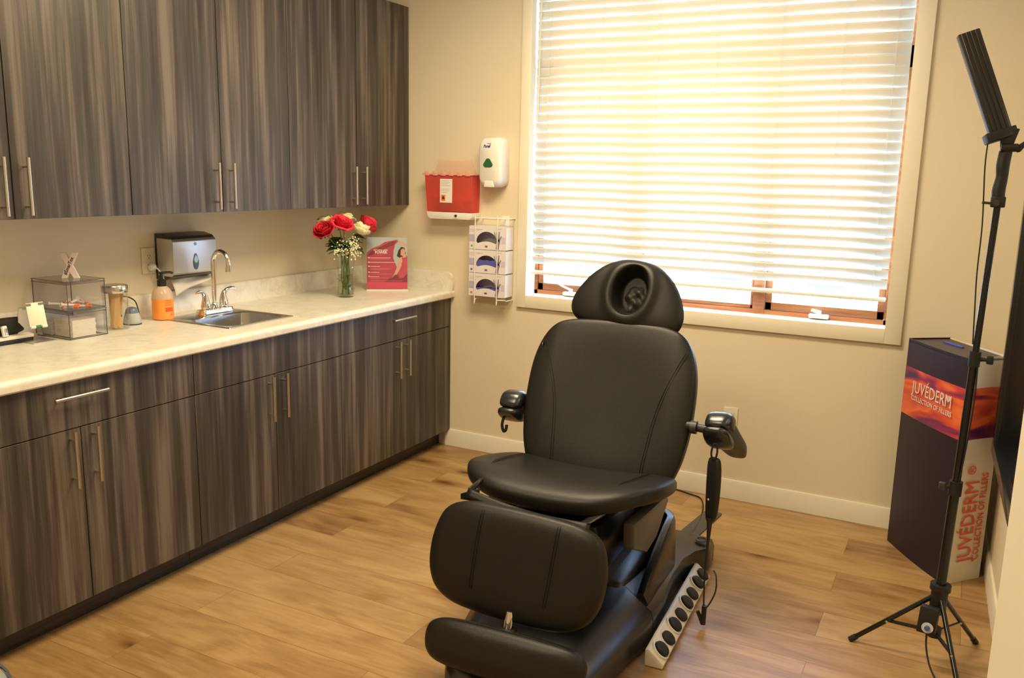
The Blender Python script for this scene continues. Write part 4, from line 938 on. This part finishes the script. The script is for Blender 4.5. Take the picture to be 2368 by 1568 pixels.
# underseat structure
b=MB(); b.prism([(-.28,.47),(.18,.40),(.13,.26),(-.16,.26)],lambda y,z:(-.16,y,z),lambda y,z:(.16,y,z),.01)
cpart(b,'seat_frame',M_PLASTIC)
for sg in (-1,1):
    b=MB(); b.prism([(-.20,.47),(.22,.425),(.25,.40),(.10,.31),(-.02,.30),(-.19,.38)],lambda y,z:(sg*.225,y,z),lambda y,z:(sg*.265,y,z),.008)
    cpart(b,'side_bracket',mat('grey_side_cover',(.10,.095,.095),.38,var=.1))
b=MB(); b.box((-.15,-.14,.10),(.15,.22,.36),.03,3).box((-.205,-.10,.06),(.205,.26,.20),.03,3); cpart(b,'lift_column',mat('charcoal_plastic',(.035,.034,.035),.4))
# base cover
def solid_loft(b,secs):   # secs: list of (y, [(x,z)...]) sections of equal count
    V_=[[b.bm.verts.new((x,y,z)) for x,z in s_] for y,s_ in secs]
    n=len(V_[0])
    for a_,c_ in zip(V_,V_[1:]):
        for k in range(n): b.bm.faces.new((a_[k],a_[(k+1)%n],c_[(k+1)%n],c_[k]))
    b.bm.faces.new(V_[0][::-1]); b.bm.faces.new(V_[-1])
def hood(hw,zt,zs,z0=.012,ex=.02):
    s_=[(hw+ex,z0),(hw+ex,zs*.75),(hw+ex*.6,zs),(hw*.88,zs+(zt-zs)*.45),(hw*.72,zt-(zt-zs)*.12),(hw*.4,zt)]
    return s_+[(-x,z) for x,z in s_[::-1]]
b=MB(); solid_loft(b,[(-.64,hood(.14,.062,.050)),(-.61,hood(.180,.085,.065)),(-.56,hood(.205,.112,.078)),(-.45,hood(.228,.142,.090)),(-.30,hood(.256,.168,.100)),(-.13,hood(.285,.190,.112)),(-.075,hood(.290,.195,.115))])
cpart(b,'front_cover',M_PLASTIC,smooth=50)
b=MB(); solid_loft(b,[(-.068,hood(.290,.192,.112)),(.08,hood(.292,.165,.115)),(.25,hood(.290,.140,.112,ex=.01)),(.40,hood(.292,.125,.108,ex=.01)),(.50,hood(.310,.118,.104,ex=.02)),(.55,hood(.340,.116,.102,ex=.025)),(.66,hood(.340,.112,.10,ex=.028)),(.69,hood(.325,.10,.09,ex=.02))])
cpart(b,'rear_cover',M_PLASTIC,smooth=50)
# U-shaped shroud round the column
b=MB()
def shroud(u,v):
    # u along the U path, v: 0 outer bottom,1 outer top,2 inner top,3 inner bottom
    pass
path=[]; N_=24
for i in range(8): path.append((.262,-.06+.37*i/7))
for i in range(1,9): a=i/8*PI/2; path.append((.152+.11*math.cos(a),.31+.09*math.sin(a)))
path=path+[(-x,y) for x,y in path[::-1]]
def rim(y): 
    t=max(0,min(1,(y+.06)/.36)); return .165+.145*(t**.8)
VV=[]
for i,(x,y) in enumerate(path):
    p0=Vector(path[max(i-1,0)]); p1=Vector(path[min(i+1,len(path)-1)]); d=(p1-p0).normalized(); n_=Vector((d.y,-d.x))
    zt=rim(y); o1=Vector((x,y))+n_*.024; o2=Vector((x,y))+n_*.004; i1=Vector((x,y))-n_*.016
    VV.append([b.bm.verts.new(q) for q in ((o1.x,o1.y,.08),(o1.x*.985+x*.015,o1.y,.13),(o2.x+n_.x*.012,o2.y+n_.y*.012,zt-.02),(o2.x+n_.x*.004,o2.y+n_.y*.004,zt-.003),(o2.x-n_.x*.010,o2.y-n_.y*.010,zt),(i1.x,i1.y,zt-.006),(i1.x,i1.y,.08))])
for a_,c_ in zip(VV,VV[1:]):
    for k in range(6): b.bm.faces.new((a_[k],a_[k+1],c_[k+1],c_[k]))
b.bm.faces.new(VV[0]); b.bm.faces.new(VV[-1][::-1])
cpart(b,'column_shroud',M_PLASTIC,smooth=45)
for sx in (-.325,.325): 
    cpart(MB().lathe([(.024,0),(.024,.003),(.018,.004),(.017,.001),(0,.001)],(sx,.60,.1135),24),'bolt_cap',M_GREYM)
cpart(MB().box((-.285,-.40,.03),(-.235,-.13,.055),.006).box((-.335,-.16,.03),(-.235,-.11,.055),.006),'rear_rail',M_BLACK)
cpart(MB().box((-.17,-.50,.0),(.17,.60,.012)),'foot_plate',M_BLACK)
# armrests
def armrest(sg,piv,direc,pad_l):
    a=cpart(MB().cyl((sg*.315,piv[1]+.02,piv[2]-.005),(sg*abs(piv[0]),piv[1]-.01,piv[2]-.005),.016,seg=16).cyl((sg*.330,piv[1]+.005,piv[2]-.005),(sg*.352,piv[1]+.005,piv[2]-.005),.024,seg=18),'armrest',M_GREYM)
    d=Vector(direc).normalized(); xa=Vector((1,0,0)); T=frame(piv,d,d.cross(xa)*-1) ; 
    T=frame(piv,d,(xa.cross(d)))
    # pad: local x along the arm, local y up
    prf=[(-.045,-.030),(-.055,.005),(-.045,.040),(-.02,.052),(.02,.050),(pad_l*.5,.045),(pad_l*.9,.040),(pad_l,.022),(pad_l*.98,-.004),(pad_l*.6,-.022),(.03,-.045),(-.02,-.045)]
    b=MB(); b.cushion(prf,.044,.044,T,n=3.4,rings=10,seg=72); build(b,'arm_pad',M_ARMPAD,a,smooth=180)
    b=MB(); b.cushion([(-.062,-.012),(-.058,.035),(-.02,.060),(.030,.058),(.035,.0),(.02,-.012)],.047,.047,T,n=3.6,rings=10,seg=72); build(b,'arm_cap',M_PLASTIC,a,smooth=180)
    b=MB(); b.cushion([(-.068,-.045),(-.066,-.016),(.05,-.014),(.07,-.045),(.0,-.062)],.046,.046,T,n=3.6,rings=10,seg=60); build(b,'arm_clamp',M_PLASTIC,a,smooth=180)
    return a,T
M_ARMPAD=mat('armrest_vinyl',(.055,.050,.045),.45,var=.1)
armrest(1,(.436,.235,.695),(.14,.80,-.60),.27)
aL_,TLl=armrest(-1,(-.376,.265,.668),(0,.80,-.30),.16)
build(MB().tube([(-.395,.21,.635),(-.398,.20,.605),(-.392,.20,.580),(-.382,.20,.584),(-.380,.205,.605)],.006,8,4),'release_lever',M_BLACK,aL_)

# hand remote hanging from the right armrest
RM=CHM@Vector((.437,.17,.40))
rm=thing('hand_remote','black handheld remote hanging on its cord below the right armrest','remote',tuple(RM))
b=MB(); T=frame((0,0,0),(1,-.45,0),(0,0,1))
b.cushion([(-.018,-.020),(-.024,.06),(-.026,.15),(-.022,.205),(0,.212),(.020,.205),(.027,.15),(.026,.06),(.020,0),(.010,-.022),(0,-.026)],.014,.012,T,n=4,rings=8,seg=66); build(b,'handset',M_BLACK,rm,smooth=180)
build(MB().cyl(T@Vector((-.006,.06,.0135)),T@Vector((-.006,.06,.0160)),.0035,seg=12),'indicator_button',mat('gold_dot',(.75,.62,.25),.35),rm)
b=MB(); b.tube([(-.006,-.01,.205),(-.012,-.012,.23),(-.006,-.01,.262),(.004,-.008,.262),(.008,-.01,.235),(.002,-.01,.205)],.0035,8,4); build(b,'hanging_loop',M_BLACK,rm)
b=MB(); b.tube([(-.004,-.005,-.01),(-.001,-.015,-.06),(0,-.03,-.14),(.004,-.05,-.24),(.010,-.06,-.32)],.006,8,5,radii=[.012,.0075,.0035,.003,.003]); b.tube([(.010,-.06,-.32),(.022,-.055,-.318),(.040,-.03,-.27),(.034,-.005,-.225),(.018,.02,-.215)],.003,8,5)
b.tube([(.012,-.06,-.315),(.012,-.062,-.385)],.009,8,1); b.tube([(.010,-.062,-.385),(-.010,-.062,-.340)],.007,8,1)
build(b,'cord',M_BLACK,rm)
# foot control bar
FC=CHM@Vector((.350,.135,0)); fcb=thing('foot_control_bar','long white foot control bar with eight round black buttons','foot control',tuple(FC),CR+.0)
def prof_fc(): return [(-.024,.002),(.036,.002),(.040,.018),(-.012,.062),(-.024,.060)]
b=MB(); b.prism(prof_fc(),lambda x,z:(x,-.355,z),lambda x,z:(x,.355,z),.003)
body=build(b,'bar_body',mat('foot_bar_white',(.78,.76,.72),.35),fcb)
nrm=Vector((.044,0,.052)).normalized(); upv=Vector((-.052,0,.044)).normalized()
for k in range(8):
    y=-.308+k*.088; c=Vector((.014,y,.040))+nrm*.001
    if k%2==0:
        b=MB(); b.lathe([(.034,-.003),(.034,.006),(.029,.007),(.026,.002),(0,.002)],c,28,nrm); build(b,'button_collar',mat('foot_bar_white',(.78,.76,.72),.35),body)
    b=MB(); b.lathe([(.0255,-.002),(.0265,.012),(.023,.016),(.008,.0175),(0,.0178)],c+nrm*(.002 if k%2==0 else -.004)+upv*(0 if k%2==0 else -.004),24,nrm); build(b,'button',M_BLACK,fcb)
# floor cable, floor strap
tag(build(MB().tube([(1.86,-.02,.004),(1.98,-.03,.004),(2.08,-.06,.004),(2.16,-.11,.004),(2.22,-.35,.004),(2.24,-.7,.004)],.0035,8,5),'power_cable',M_BLACK),'thin black cable running along the floor behind the chair','cable')
tag(build(MB().prism([(.225,1.235),(.300,1.195),(.215,.60),(.12,.60)],lambda x,y:CHM@Vector((x,y,.001)),lambda x,y:CHM@Vector((x,y,.007)),.002),'cord_cover',mat('grey_rubber_strip',(.085,.08,.075),.6)),'flat dark grey floor strip running back from the chair base','cord cover')

# ------------------------------------------------------------------ LED light stand
HB=Vector((3.228,-1.14,.215)); ls=thing('light_stand','tall black tripod light stand with tilted flat lamp bar','light stand',(3.225,-1.14,0))
def lp(*a): return [Vector(p)-Vector((3.225,-1.14,0)) for p in a]
def up_(z): return Vector((3.226+.020*(z-.23),-1.14,z))
b=MB(); b.cyl(*lp(up_(.17),up_(.62)),.0155,seg=18); build(b,'lower_pole',M_BLACKG,ls)
b=MB(); b.cyl(*lp(up_(.60),up_(1.04)),.0125,seg=18); build(b,'middle_pole',M_BLACKG,ls)
b=MB(); b.cyl(*lp(up_(1.02),up_(1.53)),.010,seg=18); build(b,'upper_pole',M_BLACKG,ls)
for z,r_ in ((.610,.020),(1.035,.017)):
    b=MB(); b.cyl(*lp(up_(z-.025),up_(z+.022)),r_,seg=20); b.cyl(*lp(up_(z),up_(z)+Vector((.034 if z>1 else -.034,-.005,0))),.006,seg=10); k=build(b,'collar',M_BLACK,ls)
    sg=1 if z>1 else -1; build(MB().box((-.008,-.008,-.013),(.012,.008,.013),.004,T=Matrix.Translation(lp(up_(z)+Vector((sg*.040,-.005,0)))[0])),'knob',M_GREYM if z<1 else M_BLACK,k)
b=MB(); b.cyl(*lp(up_(.19),up_(.265)),.026,seg=20); b.cyl(*lp(up_(.255),up_(.275)),.032,seg=20); b.cyl(*lp(up_(.09),up_(.12)),.022,seg=20); b.cyl(*lp(up_(.10),up_(.20)),.008,seg=12); build(b,'hub',M_BLACK,ls)
for fx,fy in ((2.974,-1.144),(3.355,-.945),(3.315,-1.365)):
    foot=Vector((fx,fy,.008)); top=up_(.245)+ (foot-up_(.245)).normalized()*.02; d=foot-top
    b=MB(); b.tube(lp(top,foot),.0085,10,1); l_=build(b,'leg',M_BLACKG,ls)
    mid=top+d*.56; low=up_(.105); b=MB(); b.tube(lp(low,mid),.006,8,1,flat=.5); build(b,'brace',M_BLACK,l_)
    build(MB().cyl(*lp(mid+Vector((0,-.010,.0)),mid+Vector((0,-.013,0))),.004,seg=10),'rivet',M_CHROME,l_)
    build(MB().cyl(*lp(foot-d.normalized()*.02,foot+d.normalized()*.006),.0105,seg=12),'rubber_foot',M_BLACK,l_)
cb=thing('dimmer_box','black dimmer box with white and blue dial strapped to the light stand','dimmer',(3.202,-1.190,.165))
T=frame((0,0,0),(.93,-.15,0),(.06,.1,1)); build(MB().box((-.028,-.045,-.015),(.028,.045,.015),.004,T=T),'box_body',M_BLACK,cb)
b=MB(); b.lathe([(0,.0155),(.016,.0155),(.018,.017),(.010,.0175),(0,.0175)],(0,0,0),24); 
for v in b.bm.verts: v.co=T@(v.co+Vector((.004,-.022,0)))
dl=build(b,'dial',mat('dial_grey',(.62,.62,.66),.4),cb)
b=MB(); b.lathe([(.0085,.017),(.008,.026),(0,.027)],(0,0,0),20)
for v in b.bm.verts: v.co=T@(v.co+Vector((.004,-.022,0)))
build(b,'dial_knob',mat('dial_blue',(.06,.13,.40),.35),dl)
build(MB().tube([(0,-.01,-.045),(.004,-.02,-.09),(.020,-.06,-.130),(.05,-.12,-.155),(.08,-.22,-.160)],.003,8,5),'power_cord',M_BLACK,cb)
# handle grip, joint and lamp bar
b=MB(); g0=up_(1.52); 
b.tube(lp(g0+Vector((0,0,0)),g0+Vector((-.002,0,.03)),g0+Vector((.002,0,.07)),g0+Vector((.001,0,.105)),g0+Vector((.004,0,.145))),.016,14,5,radii=[.0175,.0185,.0165,.0185,.018]); build(b,'hand_grip',M_BLACK,ls)
b=MB(); b.box((-.020,-.018,-.015),(.020,.018,.018),.004,T=Matrix.Translation(lp(up_(1.515))[0])); k=build(b,'clamp_block',M_BLACK,ls)
build(MB().cyl(*lp(up_(1.512)+Vector((-.02,-.01,0)),up_(1.512)+Vector((-.042,-.014,.002))),.004,seg=10).cyl(*lp(up_(1.512)+Vector((-.005,-.018,.002)),up_(1.512)+Vector((-.005,-.022,.002))),.010,seg=14),'clamp_screw',M_GREYM,k)
J=up_(1.675)+Vector((.004,-.004,0))
b=MB(); b.cyl(*lp(J+Vector((-.018,-.012,0)),J+Vector((.026,-.006,0))),.012,seg=16); b.prism([(-.016,.0),(.016,.0),(.030,.055),(-.020,.055)],lambda x,z:lp(J+Vector((x-.004,-.010,z)))[0],lambda x,z:lp(J+Vector((x-.004,.008,z)))[0],.003); build(b,'tilt_joint',M_BLACK,ls)
build(MB().prism([(.024,-.014),(.034,-.012),(.052,.016),(.044,.022),(.026,.008)],lambda x,z:lp(J+Vector((x,-.010,z)))[0],lambda x,z:lp(J+Vector((x,.002,z)))[0],.002),'wing_nut',M_BLACK,ls)
A0=Vector((3.222,-1.14,1.700)); dirL=Vector((-.40,.10,1.0)).normalized(); wdir=Vector((.93,.30,.28)); wdir=(wdir-dirL*wdir.dot(dirL)).normalized()
T=frame(A0-Vector((3.225,-1.14,0))+Vector((.016,0,.012)),wdir,dirL); LB=.325
pb=build(MB().box((-.031,0,-.012),(.031,LB,.012),.003,T=T),'lamp_bar',mat('lamp_bar_housing',(.028,.027,.025),.42,var=.05),ls)
b=MB()
for x in (-.0195,-.0065,.0065,.0195): b.box((x-.004,.006,.012),(x+.004,LB-.002,.0145),.001,1,T=T)
build(b,'cooling_ridge',mat('lamp_ridge',(.022,.021,.020),.5),pb)
build(MB().box((-.046,-.014,-.020),(.040,.014,.022),.004,T=T),'bar_holder',M_BLACK,ls)
b=MB(); q=A0+Vector((-.016,-.01,-.005)); b.tube(lp(q,q+Vector((.0,-.004,-.08)),up_(1.45)+Vector((-.033,-.004,0)),up_(1.30)+Vector((-.028,-.006,0)),up_(1.18)+Vector((-.019,-.006,0)),up_(1.08)+Vector((-.011,-.006,0))),.0022,6,5); b.tube(lp(up_(1.04)+Vector((.010,-.012,0)),up_(.9)+Vector((.016,-.014,0)),up_(.75)+Vector((.013,-.012,0)),up_(.62)+Vector((.006,-.020,0))),.0022,6,4)
build(b,'lamp_cable',M_BLACK,ls)

# ------------------------------------------------------------------ cardboard display tower
A_,B_,C_,D_=(3.010,-.150),(3.247,-.512),(3.371,-.362),(3.165,-.030)
tw_=thing('display_tower','tall dark purple and red cardboard display tower by the mirror','display',(3.19,-.26,0))
HT=.918
def curve_pts(a,b_,bow,n=8):
    a=Vector(a); b_=Vector(b_); d=b_-a; nn=Vector((d.y,-d.x)).normalized(); return [tuple(a+d*(i/n)+nn*bow*math.sin(PI*i/n)) for i in range(n+1)]
def panel(a,b_,z0,z1,bow,t=.004,out=1):
    P=curve_pts(a,b_,bow); d=Vector(b_)-Vector(a); nn=Vector((d.y,-d.x)).normalized()*-1*out
    return P+[tuple(Vector(p)+nn*t) for p in P[::-1]]
def pan(name,a,b_,z0,z1,bow,m,par,t=.004,inset=0):
    P=panel(a,b_,z0,z1,bow,t); mb=MB(); mb.prism(P,lambda x,y:(x,y,z0),lambda x,y:(x,y,z1)); return build(mb,name,m,par,world=True,smooth=30)
M_PUR=mat('aubergine_card',(.017,.008,.024),.38,spec=.4,var=.1); M_WCARD=mat('cream_white_card',(.74,.69,.60),.5); M_BAND=gradient_band()
inward=-1
def shrink(p,k): c=Vector((3.19,-.26)); return tuple(c+(Vector(p)-c)*k)
bwAB=.010
f=pan('dark_panel',A_,B_,0,HT,bwAB,M_PUR,tw_)
A1,B1,C1=shrink(A_,1.004),shrink(B_,1.004),shrink(C_,1.004)
ab=pan('red_band',A1,B1,.595,.800,bwAB,M_BAND,f,t=.0016)
w2=pan('white_panel',B_,C_,0,HT,-.006,M_WCARD,tw_)
wbnd=pan('red_band',B1,C1,.595,.800,-.006,M_BAND,w2,t=.0016)
pan('back_panel',C_,D_,0,HT,0,M_WCARD,tw_); pan('back_panel',D_,A_,0,HT,0,M_PUR,tw_)
tp=MB(); tp.prism(curve_pts(A_,B_,bwAB)+curve_pts(B_,C_,-.006)[1:]+[D_],lambda x,y:(x,y,HT-.014),lambda x,y:(x,y,HT-.006)); tpo=build(tp,'top_panel',mat('grey_purple_card',(.060,.050,.055),.45),tw_,world=True)
# slot with blue strip
s0=Vector((3.145,-.145,HT-.003)); s1=Vector((3.215,-.245,HT-.003)); sd_=(s1-s0).normalized(); T=frame(s0,sd_,Vector((0,0,1)).cross(sd_))
build(MB().box((0,-.006,-.003),((s1-s0).length,.006,.003),.001,T=T),'blue_slot',mat('royal_blue',(.05,.06,.50),.35),tpo,world=True)
dAB=(Vector(B_)-Vector(A_)).normalized(); nAB=Vector((dAB.y,-dAB.x))
TA=frame((A_[0]+nAB.x*.0,A_[1],0),(dAB.x,dAB.y,0),(0,0,1))
offn=-.0135 if False else 0
def onAB(s,z,o=.0): 
    L_=(Vector(B_)-Vector(A_)).length; u=s/L_; return .0
TAt=TA@Matrix.Translation((.085,.705,.0128))
M_LET=mat('silver_pink_letter',(.72,.60,.58),.4)
text('lettering','JUVÉDERM',.070,TAt,M_LET,ab,sx=.84,depth=.0008); text('lettering','®',.034,TAt@Matrix.Translation((.262-.020,.022,0)),M_LET,ab,sx=.9,depth=.0008)
text('lettering','COLLECTION OF FILLERS',.029,TA@Matrix.Translation((.085,.672,.0128)),M_LET,ab,sx=.86,depth=.0008)
dBC=(Vector(C_)-Vector(B_)).normalized(); TBc=frame((B_[0],B_[1],0),(dBC.x,dBC.y,0),(0,0,1))@Matrix.Translation((0,0,.0015))
M_LET2=mat('coral_letter',(.72,.10,.05),.5)
text('lettering','JUVÉDERM',.104,TBc@Matrix.Translation((.125,.085,0))@Matrix.Rotation(PI/2,4,'Z'),M_LET2,w2,sx=.70,depth=.0008); text('lettering','®',.060,TBc@Matrix.Translation((.098,.452,0))@Matrix.Rotation(PI/2,4,'Z'),M_LET2,w2,sx=.9,depth=.0008)
text('lettering','COLLECTION OF FILLERS',.048,TBc@Matrix.Translation((.170,.085,0))@Matrix.Rotation(PI/2,4,'Z'),M_LET2,w2,sx=.68,depth=.0008)

# ------------------------------------------------------------------ mirror on the right wall
def mp_(y,z,d): return Vector((rwx(y)+.012-d,y,z))
mr=thing('wall_mirror','large black-framed mirror hung on the right wall','mirror',(rwx(-1)+.012,-1.0,.55))
ya,yb,za,zb=-.44,-1.55,.555,2.05
def mbox(b,y0_,y1_,z0_,z1_,d0,d1):
    b.prism([(y0_,z0_),(y1_,z0_),(y1_,z1_),(y0_,z1_)],lambda y,z:mp_(y,z,d0),lambda y,z:mp_(y,z,d1),.003)
b=MB(); FW=.045
mbox(b,ya,ya-FW,za,zb,.002,.054); mbox(b,yb+FW,yb,za,zb,.002,.054); mbox(b,ya-FW,yb+FW,za,za+FW,.002,.054); mbox(b,ya-FW,yb+FW,zb-FW,zb,.002,.054)
build(b,'mirror_frame',mat('gloss_black_frame',(.012,.013,.016),.16,spec=.7),mr,world=True)
b=MB(); mbox(b,ya-FW+.003,yb+FW-.003,za+FW-.003,zb-FW+.003,.004,.026); build(b,'mirror_glass',mat('mirror_silver',(.88,.90,.90),.01,metal=1,var=0),mr,world=True)

# ------------------------------------------------------------------ open door at the right edge
dr=thing('door_1','cream door leaf standing open at the right edge','door',(3.30,-3.4,0)); dr['kind']='structure'
P0=Vector((3.250,-3.12)); P1=Vector((3.47,-3.93)); dd=(P1-P0).normalized(); nn=Vector((-dd.y,dd.x))
b=MB(); q=[P0,P1,P1+nn*.04,P0+nn*.04]
b.prism([(v.x,v.y) for v in q],lambda x,y:(x,y,.01),lambda x,y:(x,y,2.03),.003); build(b,'door_leaf',M_TRIM,dr,world=True)
kc=P0+dd*.055; kn=Vector((-nn.x,-nn.y,0)); kp=Vector((kc.x,kc.y,.945))
build(MB().lathe([(.030,0),(.029,.006),(.012,.010),(.011,.030),(.024,.040),(.029,.052),(.024,.064),(0,.068)],kp,28,kn),'door_handle',M_NICKEL,dr,world=True)

# ------------------------------------------------------------------ grey stool tip in the lower left corner
sq=thing('stool','grey padded stool just showing in the lower left corner','stool',(1.36,-3.285,0))
build(MB().lathe([(0,.48),(.14,.48),(.168,.472),(.180,.455),(.180,.43),(.165,.415),(0,.415)],seg=48),'seat',mat('grey_vinyl',(.25,.27,.27),.45),sq)
build(MB().lathe([(.1755,.468),(.180,.470),(.182,.464),(.1785,.460)],seg=48),'piping',mat('dark_blue_grey_piping',(.05,.08,.11),.4),sq)
build(MB().cyl((0,0,.08),(0,0,.415),.025),'column',M_CHROME,sq)
for k in range(5):
    a=2*PI*k/5+.3; b=MB(); b.tube([(0,0,.10),(.12*math.cos(a),.12*math.sin(a),.085),(.22*math.cos(a),.22*math.sin(a),.065)],.014,8,3); l_=build(b,'leg',M_CHROME,sq)
    build(MB().cyl((.22*math.cos(a)-.012*math.sin(a),.22*math.sin(a)+.012*math.cos(a),.026),(.22*math.cos(a)+.012*math.sin(a),.22*math.sin(a)-.012*math.cos(a),.026),.026,seg=18).cyl((.22*math.cos(a),.22*math.sin(a),.04),(.22*math.cos(a),.22*math.sin(a),.066),.006,seg=8),'caster',M_BLACK,l_)
# ceiling fixtures that carry the lamps
for y in (-1.35,-3.1):
    cl=thing('ceiling_light','flat ceiling light panel '+('over the chair' if y>-2 else 'near the doorway'),'ceiling light',(1.75,y,HZ))
    build(MB().box((-.58,-.28,-.012),(-.55,.28,-.001)).box((.55,-.28,-.012),(.58,.28,-.001)).box((-.55,-.28,-.012),(.55,-.25,-.001)).box((-.55,.25,-.012),(.55,.28,-.001)),'frame',M_WHITE,cl)
